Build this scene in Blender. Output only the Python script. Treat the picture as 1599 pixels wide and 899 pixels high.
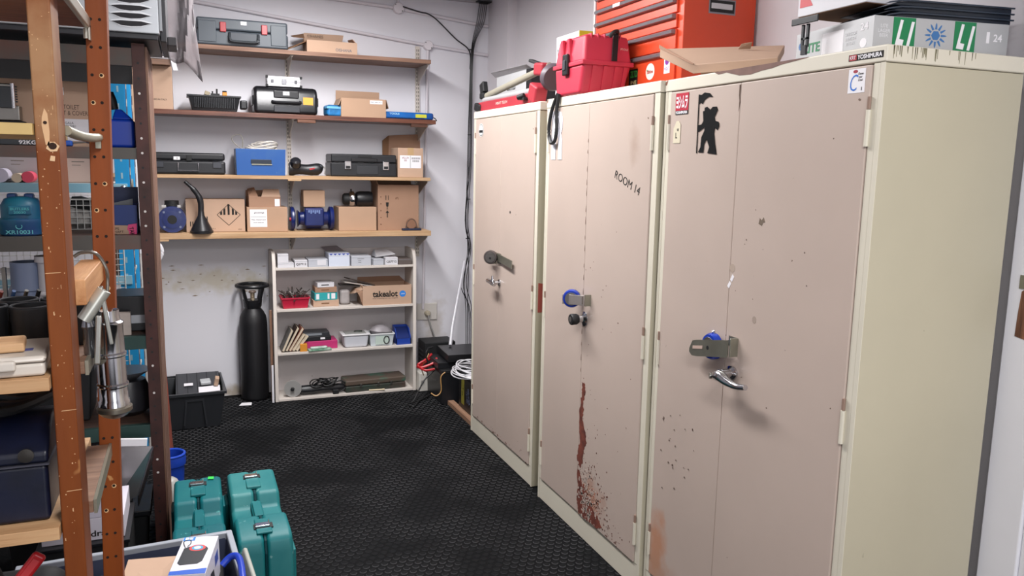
import bpy, bmesh, math, random
from mathutils import Vector, Matrix, Euler
R = math.radians
random.seed(7)
scene = bpy.context.scene
for o in list(bpy.data.objects): bpy.data.objects.remove(o)
col = scene.collection

# ---------------------------------------------------------------- camera
cam_d = bpy.data.cameras.new('camera'); cam = bpy.data.objects.new('camera', cam_d); col.objects.link(cam)
cam_d.sensor_fit = 'HORIZONTAL'; cam_d.sensor_width = 36; cam_d.lens = 36 * 1249.4 / 1599; cam_d.clip_start = .02
yaw, pit, rol = R(-22.04), R(-8.656), R(1.126)
fw = Vector((-math.sin(yaw) * math.cos(pit), math.cos(yaw) * math.cos(pit), math.sin(pit)))
rt = Vector((math.cos(yaw), math.sin(yaw), 0)); up = rt.cross(fw)
rt2 = rt * math.cos(rol) + up * math.sin(rol); up2 = -rt * math.sin(rol) + up * math.cos(rol)
cam.matrix_world = Matrix.Translation((-1.4928, -.0617, 1.5407)) @ Matrix((rt2, up2, -fw)).transposed().to_4x4()
scene.camera = cam
# ---------------------------------------------------------------- world, lamps, exposure
w = bpy.data.worlds.new('world'); scene.world = w; w.use_nodes = True
w.node_tree.nodes['Background'].inputs[0].default_value = (.8, .85, 1, 1)
w.node_tree.nodes['Background'].inputs[1].default_value = .3
def area(name, loc, size, power, colr=(1, .985, .985)):
    l = bpy.data.lights.new(name, 'AREA'); l.shape = 'RECTANGLE'; l.size, l.size_y = size; l.energy = power; l.color = colr
    o = bpy.data.objects.new(name, l); col.objects.link(o); o.location = loc
area('ceiling_tube_light', (-.9, 3.45, 2.62), (.25, 2.2), 86)
area('ceiling_tube_light', (-1.0, -.2, 2.62), (.3, 1.5), 58)
l = bpy.data.lights.new('fill_light', 'AREA'); l.shape = 'RECTANGLE'; l.size, l.size_y = 1.4, 1.8; l.energy = 30; l.color = (.96, .98, 1)  # unseen fill light added behind the camera to lift the shadows under the shelves
lo = bpy.data.objects.new('fill_light', l); col.objects.link(lo); lo.location = (-.9, -2.5, 1.3); lo.rotation_euler = (R(90), 0, 0)
scene.view_settings.view_transform = 'Standard'; scene.view_settings.look = 'None'
scene.view_settings.gamma = 1; scene.view_settings.use_curve_mapping = False
scene.view_settings.exposure = .22

# ---------------------------------------------------------------- materials
def lin(h):
    h = h.lstrip('#'); c = [int(h[i:i + 2], 16) / 255 for i in (0, 2, 4)]
    return tuple((x / 12.92 if x <= .04045 else ((x + .055) / 1.055) ** 2.4) for x in c) + (1,)
MC = {}
def M(h, rough=.5, metal=0, var=0.0, sc=6, bump=0, h2=None, lo=.35, hi=.7, stretch=(1, 1, 1), det=5, bsc=None, spec=.5, alpha=1, speck=None, trans=0, stains=()):
    key = (h, rough, metal, var, sc, bump, h2, lo, hi, stretch, bsc, spec, alpha, speck, trans, stains)
    if key in MC: return MC[key]
    m = bpy.data.materials.new('mat_' + h.strip('#')); m.use_nodes = True; n = m.node_tree.nodes; L = m.node_tree.links
    b = n['Principled BSDF']; b.inputs['Base Color'].default_value = lin(h); b.inputs['Roughness'].default_value = rough
    b.inputs['Metallic'].default_value = metal; b.inputs['Specular IOR Level'].default_value = spec
    b.inputs['Alpha'].default_value = alpha; b.inputs['Transmission Weight'].default_value = trans
    if var or h2 or bump or speck or stains:
        tc = n.new('ShaderNodeTexCoord'); mp = n.new('ShaderNodeMapping'); mp.inputs['Scale'].default_value = stretch
        L.new(tc.outputs['Object'], mp.inputs[0])
        nz = n.new('ShaderNodeTexNoise'); nz.inputs['Scale'].default_value = sc; nz.inputs['Detail'].default_value = det
        L.new(mp.outputs[0], nz.inputs['Vector'])
        last = None
        if var or h2:
            mr = n.new('ShaderNodeMapRange'); mr.inputs[1].default_value = lo; mr.inputs[2].default_value = hi
            L.new(nz.outputs['Fac'], mr.inputs[0])
            mx = n.new('ShaderNodeMix'); mx.data_type = 'RGBA'
            c = lin(h); d = lin(h2) if h2 else tuple(x * (1 - var) for x in c[:3]) + (1,)
            mx.inputs[6].default_value = c; mx.inputs[7].default_value = d
            L.new(mr.outputs[0], mx.inputs[0]); last = mx.outputs[2]
        if speck:                                    # small chips and stains of another colour
            n2 = n.new('ShaderNodeTexNoise'); n2.inputs['Scale'].default_value = speck[1]; n2.inputs['Detail'].default_value = 3
            L.new(tc.outputs['Object'], n2.inputs['Vector'])
            m2 = n.new('ShaderNodeMapRange'); m2.inputs[1].default_value = speck[2]; m2.inputs[2].default_value = speck[2] + .03
            L.new(n2.outputs['Fac'], m2.inputs[0])
            x2 = n.new('ShaderNodeMix'); x2.data_type = 'RGBA'; x2.inputs[7].default_value = lin(speck[0]); x2.inputs[6].default_value = lin(h)
            if last: L.new(last, x2.inputs[6])
            L.new(m2.outputs[0], x2.inputs[0]); last = x2.outputs[2]
        for c_, r_, hx, stg in stains:                # soft edged stain with its own place and size
            va = n.new('ShaderNodeVectorMath'); va.operation = 'SUBTRACT'; va.inputs[1].default_value = c_; L.new(tc.outputs['Object'], va.inputs[0])
            vb = n.new('ShaderNodeVectorMath'); vb.operation = 'DIVIDE'; vb.inputs[1].default_value = r_; L.new(va.outputs[0], vb.inputs[0])
            vl = n.new('ShaderNodeVectorMath'); vl.operation = 'LENGTH'; L.new(vb.outputs[0], vl.inputs[0])
            n3 = n.new('ShaderNodeTexNoise'); n3.inputs['Scale'].default_value = 14; n3.inputs['Detail'].default_value = 6; L.new(tc.outputs['Object'], n3.inputs['Vector'])
            ma = n.new('ShaderNodeMath'); ma.operation = 'MULTIPLY_ADD'; ma.inputs[1].default_value = 1.6; L.new(n3.outputs['Fac'], ma.inputs[0]); L.new(vl.outputs['Value'], ma.inputs[2])
            m3 = n.new('ShaderNodeMapRange'); m3.inputs[1].default_value = 1.75; m3.inputs[2].default_value = 1.05; m3.inputs[3].default_value = 0; m3.inputs[4].default_value = stg; L.new(ma.outputs[0], m3.inputs[0])
            x3 = n.new('ShaderNodeMix'); x3.data_type = 'RGBA'; x3.inputs[6].default_value = lin(h); x3.inputs[7].default_value = lin(hx)
            if last: L.new(last, x3.inputs[6])
            L.new(m3.outputs[0], x3.inputs[0]); last = x3.outputs[2]
        if last: L.new(last, b.inputs['Base Color'])
        if bump:
            bn = n.new('ShaderNodeTexNoise'); bn.inputs['Scale'].default_value = bsc or sc * 3; bn.inputs['Detail'].default_value = 4
            L.new(mp.outputs[0], bn.inputs['Vector'])
            bp = n.new('ShaderNodeBump'); bp.inputs['Strength'].default_value = bump; bp.inputs['Distance'].default_value = .004
            L.new(bn.outputs['Fac'], bp.inputs['Height']); L.new(bp.outputs[0], b.inputs['Normal'])
    MC[key] = m; return m
def wood(h, h2, ax='x', sc=5, rough=.6, speck=None):
    st = {'x': (.6, 9, 9), 'y': (9, .6, 9), 'z': (9, 9, .6)}[ax]
    return M(h, rough, 0, 0, sc, .25, h2, .3, .7, st, speck=speck)
CARD = M('b3937a', .85, 0, .15, 3, .05); CARD2 = M('be9f88', .85, 0, .12, 4, .05); CARD3 = M('a27f68', .85, 0, .15, 4, .05)
CARDD = M('7d5c42', .9, 0, .2, 4); WHITE = M('dcdbe0', .6, 0, .05, 5); PAPER = M('e8e6ea', .7); BLACKP = M('1a1b1f', .38, 0, .3, 8, .05)
BLACKM = M('121316', .6, 0, .2, 8); DARKG = M('33383d', .45, 0, .15, 7); INK = M('15130f', .8); CHROME = M('cfd0d4', .16, 1, .2, 20)
STEEL = M('9c9b96', .32, 1, .25, 14); GALV = M('9d9c8e', .42, .85, .25, 12); BLUE = M('0f3f8f', .4, 0, .15, 7); RUBBER = M('0e0e10', .55)
CREAM = M('d6d0bf', .42, 0, .06, 3, .05, speck=('7a4a38', 9, .735)); DOOR = M('bdaca1', .4, 0, .07, 2.2, .03, speck=('6b5548', 26, .745))
RUST = M('7a3c2c', .8, 0, 0, 30, .3, '4a2018'); TEAL = M('015a62', .42, 0, 0, 5, .12, '0f6668', .4, .75, speck=('4f9a98', 40, .7), spec=.3)
TEALD = M('04343a', .6, 0, .2, 5, spec=.15); RED = M('c2283e', .42, 0, .1, 5); ORANGE = M('dc4a28', .35, 0, .06, 5, speck=('5c2418', 14, .745))

# ---------------------------------------------------------------- mesh builder
FR = {'-x': ((0, -1, 0), (0, 0, 1), (-1, 0, 0)), '-y': ((1, 0, 0), (0, 0, 1), (0, -1, 0)), '+z': ((1, 0, 0), (0, 1, 0), (0, 0, 1)), '+x': ((0, 1, 0), (0, 0, 1), (1, 0, 0))}
class G:
    def __init__(s): s.v = []; s.f = []
    def add(s, vs, fs):
        b = len(s.v); s.v += [tuple(v) for v in vs]; s.f += [tuple(i + b for i in f) for f in fs]; return s
    def box(s, x0, x1, y0, y1, z0, z1, rot=None, piv=None):
        vs = [(x, y, z) for z in (z0, z1) for y in (y0, y1) for x in (x0, x1)]
        if rot is not None:
            p = Vector(piv or ((x0 + x1) / 2, (y0 + y1) / 2, (z0 + z1) / 2)); m = Euler(rot).to_matrix()
            vs = [m @ (Vector(v) - p) + p for v in vs]
        return s.add(vs, [(0, 2, 3, 1), (4, 5, 7, 6), (0, 1, 5, 4), (1, 3, 7, 5), (3, 2, 6, 7), (2, 0, 4, 6)])
    def taper(s, x0, x1, y0, y1, z0, z1, k):           # box whose foot is inset by k on each side
        return s.add([(x0 + k, y0 + k, z0), (x1 - k, y0 + k, z0), (x0 + k, y1 - k, z0), (x1 - k, y1 - k, z0), (x0, y0, z1), (x1, y0, z1), (x0, y1, z1), (x1, y1, z1)],
                     [(0, 2, 3, 1), (4, 5, 7, 6), (0, 1, 5, 4), (1, 3, 7, 5), (3, 2, 6, 7), (2, 0, 4, 6)])
    def tray(s, x0, x1, y0, y1, z0, z1, t=.003, k=0):   # open-topped box with walls
        o = [(x0 + k, y0 + k, z0), (x1 - k, y0 + k, z0), (x1 - k, y1 - k, z0), (x0 + k, y1 - k, z0), (x0, y0, z1), (x1, y0, z1), (x1, y1, z1), (x0, y1, z1)]
        i = [(x0 + k + t, y0 + k + t, z0 + t), (x1 - k - t, y0 + k + t, z0 + t), (x1 - k - t, y1 - k - t, z0 + t), (x0 + k + t, y1 - k - t, z0 + t),
             (x0 + t, y0 + t, z1), (x1 - t, y0 + t, z1), (x1 - t, y1 - t, z1), (x0 + t, y1 - t, z1)]
        f = [(3, 2, 1, 0), (8, 9, 10, 11)]
        for a in range(4):
            b = (a + 1) % 4; f += [(a, b, b + 4, a + 4), (b + 8, a + 8, a + 12, b + 12), (a + 4, b + 4, b + 12, a + 12)]
        return s.add(o + i, f)
    def frame(s, x0, x1, y0, y1, z0, z1, t=.01):        # open rectangular rim
        o = [(x0, y0), (x1, y0), (x1, y1), (x0, y1)]; i = [(x0 + t, y0 + t), (x1 - t, y0 + t), (x1 - t, y1 - t), (x0 + t, y1 - t)]
        vs = [(a, b, z) for z in (z0, z1) for a, b in o + i]; f = []
        for a in range(4):
            b = (a + 1) % 4; f += [(a, b, b + 8, a + 8), (b + 4, a + 4, a + 12, b + 12), (a + 8, b + 8, b + 12, a + 12), (b, a, a + 4, b + 4)]
        return s.add(vs, f)
    def ring(s, profile, o=(0, 0, 0), d=(0, 0, 1), seg=24, sx=1, sy=1):   # lathe: profile = [(r, h)...] about axis d
        d = Vector(d).normalized(); q = Vector((0, 0, 1)).rotation_difference(d); o = Vector(o); vs = []; fs = []
        for r, h in profile:
            for k in range(seg):
                a = 2 * math.pi * k / seg; vs.append(o + q @ Vector((r * sx * math.cos(a), r * sy * math.sin(a), h)))
        n = len(profile)
        for i in range(n - 1):
            for k in range(seg): fs.append((i * seg + k, i * seg + (k + 1) % seg, (i + 1) * seg + (k + 1) % seg, (i + 1) * seg + k))
        fs.append(tuple(reversed(range(seg)))); fs.append(tuple((n - 1) * seg + k for k in range(seg)))
        return s.add(vs, fs)
    def cyl(s, p0, p1, r, seg=16, r1=None):
        p0, p1 = Vector(p0), Vector(p1); return s.ring([(r, 0), (r if r1 is None else r1, (p1 - p0).length)], p0, p1 - p0, seg)
    def tube(s, pts, r, seg=8, close=False):
        P = [Vector(p) for p in pts]; n = len(P); vs = []; fs = []; up = Vector((.13, .21, .97))
        for i, p in enumerate(P):
            a = P[(i - 1) % n] if (i or close) else P[0]; b = P[(i + 1) % n] if (i < n - 1 or close) else P[-1]
            t = (b - a).normalized() if (b - a).length else Vector((0, 0, 1))
            u = t.cross(up); u = u.normalized() if u.length > .05 else t.cross(Vector((1, 0, 0))).normalized(); v = t.cross(u)
            rr = r[i] if isinstance(r, (list, tuple)) else r
            for k in range(seg):
                c = 2 * math.pi * k / seg; vs.append(p + u * rr * math.cos(c) + v * rr * math.sin(c))
        for i in range(n if close else n - 1):
            j = (i + 1) % n
            for k in range(seg): fs.append((i * seg + k, i * seg + (k + 1) % seg, j * seg + (k + 1) % seg, j * seg + k))
        if not close: fs.append(tuple(reversed(range(seg)))); fs.append(tuple((n - 1) * seg + k for k in range(seg)))
        return s.add(vs, fs)
    def prism(s, pts, o, face, t):                      # outline in the plane of a face, pushed t along its normal
        u, v, n = (Vector(a) for a in FR[face]); o = Vector(o); k = len(pts)
        vs = [o + u * a + v * b for a, b in pts] + [o + u * a + v * b + n * t for a, b in pts]
        return s.add(vs, [tuple(reversed(range(k))), tuple(range(k, 2 * k))] + [(i, (i + 1) % k, (i + 1) % k + k, i + k) for i in range(k)])
    def slab(s, q, t):                                  # quad of any four corners with thickness t down its normal
        q = [Vector(p) for p in q]; n = (q[1] - q[0]).cross(q[3] - q[0]).normalized() * t
        return s.add(q + [p - n for p in q], [(0, 1, 2, 3), (7, 6, 5, 4)] + [((i + 1) % 4, i, i + 4, (i + 1) % 4 + 4) for i in range(4)])
def smooth(pts, n=6, close=False):                       # Catmull-Rom through points
    P = [Vector(p) for p in pts]; out = []; m = len(P)
    for i in range(m if close else m - 1):
        g = lambda k: P[k % m] if close else P[max(0, min(m - 1, k))]
        a, b, c, d = g(i - 1), g(i), g(i + 1), g(i + 2)
        for k in range(n):
            t = k / n; out.append(.5 * ((2 * b) + (c - a) * t + (2 * a - 5 * b + 4 * c - d) * t * t + (3 * b - a - 3 * c + d) * t ** 3))
    if not close: out.append(P[-1])
    return out
def obj(name, g, m, parent=None, bev=0, sm=None, loc=None, rot=None, seg=2, kind=None, sub=0):
    me = bpy.data.meshes.new(name); me.from_pydata(g.v, [], g.f); me.validate()
    bm = bmesh.new(); bm.from_mesh(me); bmesh.ops.recalc_face_normals(bm, faces=bm.faces); bm.to_mesh(me); bm.free()
    me.materials.append(m); o = bpy.data.objects.new(name, me); col.objects.link(o)
    if sm or (sm is None and bev):
        for p in me.polygons: p.use_smooth = True
        me.set_sharp_from_angle(angle=R(42))
    if bev:
        b = o.modifiers.new('bevel', 'BEVEL'); b.width = bev; b.segments = seg; b.limit_method = 'ANGLE'; b.angle_limit = R(40)
        b.harden_normals = True
    if sub: x = o.modifiers.new('sub', 'SUBSURF'); x.levels = x.render_levels = sub
    if parent is not None: o.parent = parent
    if loc is not None: o.location = loc
    if rot is not None: o.rotation_euler = rot
    if kind: o['kind'] = kind
    return o
def thing(name, label, cat, loc=(0, 0, 0), rz=0, group=None, rot=None):
    o = bpy.data.objects.new(name, None); o.empty_display_size = .05; col.objects.link(o); o.location = loc; o.rotation_euler = rot or (0, 0, rz)
    o['label'] = label; o['category'] = cat
    if group: o['group'] = group
    return o
def tag(o, label, cat, group=None):
    o['label'] = label; o['category'] = cat
    if group: o['group'] = group
    return o
def struct(name, g, m, **k): o = obj(name, g, m, **k); o['kind'] = 'structure'; return o
def dup(root, loc, rz, label, group=None):
    r = root.copy(); col.objects.link(r); r.location = loc; r.rotation_euler = (0, 0, rz); r['label'] = label
    if group: r['group'] = group
    for ch in list(root.children):
        c = ch.copy(); col.objects.link(c); c.parent = r
        for g2 in list(ch.children): d = g2.copy(); col.objects.link(d); d.parent = c
    return r
def text(name, body, parent, c, wd, ht, face, m, roll=0, bold=0, shear=0, loc=None):
    cu = bpy.data.curves.new(name, 'FONT'); cu.body = body; cu.size = 1; cu.extrude = .004; cu.offset = bold; cu.shear = shear; cu.resolution_u = 3
    cu.align_x = 'CENTER'; cu.space_line = .95
    t = bpy.data.objects.new(name, cu); me = bpy.data.meshes.new_from_object(t); bpy.data.objects.remove(t)
    if not len(me.vertices): return None
    xs = [v.co.x for v in me.vertices]; ys = [v.co.y for v in me.vertices]
    cx, cy = (min(xs) + max(xs)) / 2, (min(ys) + max(ys)) / 2; kx = wd / (max(xs) - min(xs)); ky = ht / (max(ys) - min(ys))
    u, v, n = (Vector(a) for a in FR[face]); cr, sr = math.cos(roll), math.sin(roll); c = Vector(c)
    for q in me.vertices:
        a, b = (q.co.x - cx) * kx, (q.co.y - cy) * ky; a, b = a * cr - b * sr, a * sr + b * cr
        q.co = c + u * a + v * b + n * (.0004 + q.co.z * .04)
    me.materials.clear(); me.materials.append(m); o = bpy.data.objects.new(name, me); col.objects.link(o); o.parent = parent
    if loc is not None: o.location = loc
    return o
def rect(w_, h_): return [(-w_ / 2, -h_ / 2), (w_ / 2, -h_ / 2), (w_ / 2, h_ / 2), (-w_ / 2, h_ / 2)]
def disc(r, n=24, sx=1): return [(r * sx * math.cos(2 * math.pi * k / n), r * math.sin(2 * math.pi * k / n)) for k in range(n)]
def sticker(name, c, wd, ht, face, m, parent, label=None, pts=None, t=.0005):
    o = obj(name, G().prism(pts or rect(wd, ht), c, face, t), m, parent)
    if label: o['label'] = label
    return o

# ================================================================ SETTING
WALL = M('dedde3', .75, 0, .05, 1.2, .08, speck=('8d8577', 3.2, .76), stains=(((-1.4, 5.4, .77), (.5, .4, .1), 'c2b9a4', .75), ((-1.05, 5.4, .74), (.3, .3, .05), 'b9ae98', .6), ((-1.5, 5.4, .02), (.8, .4, .06), 'a3937c', .8), ((.1, 5.4, .4), (.12, .3, .25), 'b5aca2', .7))); WALLR = M('dedade', .75, 0, .05, 1.5, .06)
floor = struct('floor', G().box(-3.4, .8, -2.6, 5.5, -.05, 0), M('0d0e10', .75, 0, .35, 2, .2, bsc=60, spec=.1))
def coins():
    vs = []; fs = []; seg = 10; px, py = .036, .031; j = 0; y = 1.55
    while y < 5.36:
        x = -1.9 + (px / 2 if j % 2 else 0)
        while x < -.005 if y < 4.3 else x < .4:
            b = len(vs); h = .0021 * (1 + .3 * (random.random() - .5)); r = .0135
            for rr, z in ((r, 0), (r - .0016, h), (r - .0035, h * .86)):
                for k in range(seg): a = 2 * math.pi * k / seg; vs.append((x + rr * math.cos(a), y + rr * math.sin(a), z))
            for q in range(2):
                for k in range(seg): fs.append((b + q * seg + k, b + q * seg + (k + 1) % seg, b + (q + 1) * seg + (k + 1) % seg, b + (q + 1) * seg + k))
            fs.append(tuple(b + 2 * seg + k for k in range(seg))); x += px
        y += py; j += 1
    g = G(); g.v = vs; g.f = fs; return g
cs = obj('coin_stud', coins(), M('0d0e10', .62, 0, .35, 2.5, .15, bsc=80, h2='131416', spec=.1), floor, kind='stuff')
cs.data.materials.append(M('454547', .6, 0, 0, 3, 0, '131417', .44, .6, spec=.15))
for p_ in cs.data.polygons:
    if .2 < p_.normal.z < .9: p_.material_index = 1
struct('wall_back', G().box(-3.4, .8, 5.4, 5.5, 0, 2.7), WALL)
struct('wall_right', G().box(.565, .68, -2.6, 5.4, 0, 2.7), WALLR)
struct('trim_1', G().box(.5, .5652, 5.03, 5.402, 0, 2.69), WALLR)          # corner pilaster
struct('wall_left', G().box(-3.4, -3.3, -2.6, 5.4, 0, 2.7), WALL)
struct('wall_front', G().box(-3.4, .8, -2.7, -2.6, 0, 2.7), WALL)
struct('ceiling', G().box(-3.4, .8, -2.7, 5.5, 2.67, 2.75), M('dcd9dd', .8, 0, .04, 2))
struct('trim_2', G().box(-3.3, .5, 5.37, 5.3999, 2.65, 2.6699), M('a8a3a8', .7))
# plaster scar on the back wall: a yellowed skim band with cracks
cr = G()
for k in range(26):
    x, z = -1.33 + random.uniform(-.4, .3), .78 + random.gauss(0, .05); a = random.uniform(.004, .02)
    cr.prism([(-a, 0), (0, -.002), (a, .001), (0, .003 + .003 * random.random())], (x, 5.3999, z), '-y', .0006)
obj('plaster_chip', cr, M('8a7a66', .9), bpy.data.objects['wall_back'], kind='stuff')
# door frame at the right
DFR = M('e4e4ea', .4, 0, .05, 3)
d1 = struct('door_1', G().box(.5, .565, -.2, 1.19, 0, 2.1), M('d8cdbd', .5, 0, .05, 2), bev=.004)
struct('trim_3', G().box(.485, .5651, 1.262, 1.372, 0, 2.14), DFR, bev=.006)
struct('trim_4', G().box(.493, .5652, 1.19, 1.2618, 0, 2.14), DFR, bev=.004)
tr = bpy.data.objects['trim_3']
obj('strike_plate', G().box(.4825, .485, 1.3, 1.34, 1.255, 1.29), GALV, tr)
obj('splintered_wood', G().prism([(-.018, -.06), (.02, -.066), (.022, .05), (.004, .07), (-.012, .058), (-.016, 0)], (.485, 1.32, 1.19), '-x', .0015), wood('8f6248', '3e2418', 'z', 14), tr)
# conduits and junction boxes on the back wall
CON = M('d4cfd5', .5); BW = bpy.data.objects['wall_back']
def conduit(label, pts, r=.011):
    return tag(obj('conduit', G().tube(pts, r, 10), CON, sm=True), label, 'conduit')
conduit('upper white painted conduit sloping across the top of the wall', [(-1.0, 5.387, 2.605), (-.2, 5.387, 2.57), (.495, 5.387, 2.5)])
conduit('lower white painted conduit sloping across the wall above the top shelf', [(-3.0, 5.387, 2.64), (-1.43, 5.387, 2.497), (.02, 5.387, 2.345), (.495, 5.387, 2.305)])
conduit('vertical white painted conduit running down beside the shelf ends', [(.06, 5.387, 2.34), (.045, 5.387, 1.5), (.03, 5.387, .52)], .0095)
conduit('short white painted conduit rising to the ceiling above the upper junction box', [(-.145, 5.387, 2.6), (-.145, 5.387, 2.66)])
for x, z, r, lb in ((-.145, 2.566, .037, 'larger round white junction box on the upper conduit'), (.06, 2.34, .033, 'smaller round white junction box on the lower conduit')):
    t = thing('junction_box', lb, 'junction box', (x, 5.4, z))
    obj('cover', G().ring([(r, 0), (r, .028), (r * .9, .034)], (0, 0, 0), (0, -1, 0)), M('dcd7dc', .5), t, sm=True)
    for sx in (-1, 1): obj('screw', G().cyl((sx * r * .6, -.034, -sx * r * .5), (sx * r * .6, -.036, -sx * r * .5), .0035, 8), BLACKM, t)
CAB = M('101014', .45)
def cable(label, pts, r=.0035, m=CAB, name='cable', grp=None, cat='cable', n=6):
    return tag(obj(name, G().tube(smooth(pts, n), r, 6), m, sm=True), label, cat, grp)
cable('black cable drooping from the upper junction box to the vertical bundle', [(-.12, 5.36, 2.575), (.0, 5.37, 2.552), (.055, 5.372, 2.545), (.12, 5.372, 2.51), (.25, 5.372, 2.4), (.352, 5.372, 2.325), (.36, 5.372, 2.2)], .0045)
cb = thing('cable_bundle', 'bundle of thin black cables falling from the ceiling corner to the floor', 'cables', (.36, 5.37, 0))
for k in range(5):
    x0 = .065 + k * .013
    obj('cable', G().tube(smooth([(x0, .0, 2.65), (x0 - .02, 0, 2.52), (.007 + k * .004, -.002, 2.33), (-.008 + k * .005, -.004 - k * .002, 1.9), (-.015 + k * .007, -.005, 1.55), (-.02 + .012 * math.sin(k * 2), -.008, 1.15),
        (-.008 + k * .006, -.01, .95), (-.03 + .03 * math.sin(k * 1.7), -.01, .7), (-.02 + .012 * k, -.02, .48), (-.03 + .01 * k, -.07, .02)], 6), .0026, 6), CAB, cb, sm=True)
for z in (2.33, 1.75, 1.3, 1.02): obj('cable_tie', G().ring([(.015, 0), (.015, .005)], (.004 - (2.33 - z) * .008, -.005, z), (0, 0, 1), 12), BLACKM, cb)
t = thing('ceiling_gland', 'dark plate where the black cables pass the ceiling edge', 'plate', (.445, 5.345, 2.6499)); obj('plate', G().box(-.05, .05, -.025, .025, 0, .006).box(-.03, .03, -.012, .012, -.01, 0), BLACKM, t)
# socket
t = thing('wall_socket', 'white double wall socket with a plug beside the white bookcase', 'socket', (.06, 5.4, .50))
obj('plate', G().box(-.075, .075, -.012, 0, -.06, .06), M('c9c4bd', .5), t, bev=.004)
obj('plug', G().ring([(.02, 0), (.022, .02), (.012, .035)], (.0, -.012, -.01), (0, -1, 0), 12), M('b3a994', .5), t, sm=True)
cable('grey power lead hanging from the wall socket behind the equipment', [(.06, 5.35, .48), (.07, 5.34, .42), (.1, 5.33, .33), (.12, 5.3, .2)], .005, M('8f8d8a', .5))

# ================================================================ WALL SHELVES
ST = M('d0c8be', .5, .2, .1, 10)
for x, z0, z1, lb in ((-.872, .97, 2.2, 'slotted white shelf standard on the wall in the middle of the shelves'), (-.012, .9, 2.33, 'slotted white shelf standard on the wall at the right end of the shelves')):
    t = thing('shelf_standard', lb, 'shelf standard', (x, 5.4, z0)); H = z1 - z0
    obj('rail', G().box(-.014, -.011, -.014, 0, 0, H).box(.011, .014, -.014, 0, 0, H).box(-.014, .014, -.0165, -.014, 0, H), ST, t)
    g = G(); z = .02
    while z < H - .02:
        for sx in (-.006, .006): g.box(sx - .002, sx + .002, -.0172, -.0164, z, z + .015)
        z += .025
    obj('slot', g, BLACKM, t, kind='stuff')
S2M = wood('7a4c3a', '4e2c22', 'x', 4, .35); S3M = wood('c9a883', 'a98560', 'x', 4); S1M = wood('9a7763', '70503f', 'x', 4)
SH = [(-1.9, .0, 2.185, 2.21, S1M, 'top wall shelf board carrying the grey case, stained brown underneath'),
      (-1.9, .035, 1.802, 1.829, S2M, 'second wall shelf board from the top, dark varnished edge'),
      (-1.9, .0, 1.433, 1.454, S3M, 'third wall shelf board from the top, pale raw wood'),
      (-1.9, .005, 1.070, 1.103, S3M, 'lowest wall shelf board, thick pale wood')]
for x0, x1, z0, z1, m, lb in SH:
    t = thing('wall_shelf', lb, 'shelf', (x0, 5.1, z0), 0, 'wooden wall shelves on brackets')
    obj('board', G().box(0, x1 - x0, 0, .285, 0, z1 - z0), m, t, bev=.0015)
    for bx in (-.872, -.012):
        x = bx - x0
        obj('bracket', G().add([(x - .002, .282, -.002), (x - .002, .03, -.002), (x - .002, .03, -.012), (x - .002, .282, -.11), (x + .002, .282, -.002), (x + .002, .03, -.002), (x + .002, .03, -.012), (x + .002, .282, -.11)],
            [(0, 1, 2, 3), (7, 6, 5, 4), (0, 4, 5, 1), (1, 5, 6, 2), (2, 6, 7, 3), (3, 7, 4, 0)]).box(x - .009, x + .009, .02, .282, -.003, -.0005), ST, t)
    if z0 == 1.802:
        for bx in (1.05, 1.77): obj('batten', G().box(bx, bx + .11, .004, .028, -.022, -.0005), wood('7d523c', '4a2c20'), t, bev=.002)
    if z0 == 1.433: obj('packing_strip', G().box(.985, 1.065, .0, .03, -.009, -.0005), S3M, t)
    if z0 == 1.07: obj('packing_strip', G().box(.2, .29, .0, .03, -.011, -.0005), S3M, t)

# ---- box helpers
def carton(name, label, loc, w_, d, h, m=CARD, rz=0, group=None, open_=0, tape=False, cat='box', flaps=None, base_in=None):
    t = thing(name, label, cat, loc, rz, group)
    if open_:
        obj('body', G().tray(-w_ / 2, w_ / 2, 0, d, 0, h, .004), m, t)
        for f in (flaps or ()):
            s, L, a = f
            if s == 'b': obj('flap', G().box(-w_ / 2, w_ / 2, d - .004, d, h, h + L, (R(a), 0, 0), (0, d, h)), m, t)
            if s == 'f': obj('flap', G().box(-w_ / 2, w_ / 2, 0, .004, h, h + L, (R(a), 0, 0), (0, 0, h)), m, t)
            if s == 'l': obj('flap', G().box(-w_ / 2, -w_ / 2 + .004, 0, d, h, h + L, (0, R(a), 0), (-w_ / 2, 0, h)), m, t)
            if s == 'r': obj('flap', G().box(w_ / 2 - .004, w_ / 2, 0, d, h, h + L, (0, R(a), 0), (w_ / 2, 0, h)), m, t)
    else:
        obj('body', G().box(-w_ / 2, w_ / 2, 0, d, 0, h), m, t, bev=.0025)
        obj('lid_seam', G().box(-w_ / 2 + .004, w_ / 2 - .004, d / 2 - .001, d / 2 + .001, h - .001, h + .0004), CARDD, t)
        if tape: obj('tape', G().box(-.02, .02, -.0005, d + .0005, h - .01, h + .0008).box(-.02, .02, -.0006, .0, h - .06, h), M('b99a72', .3), t)
    return t

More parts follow.
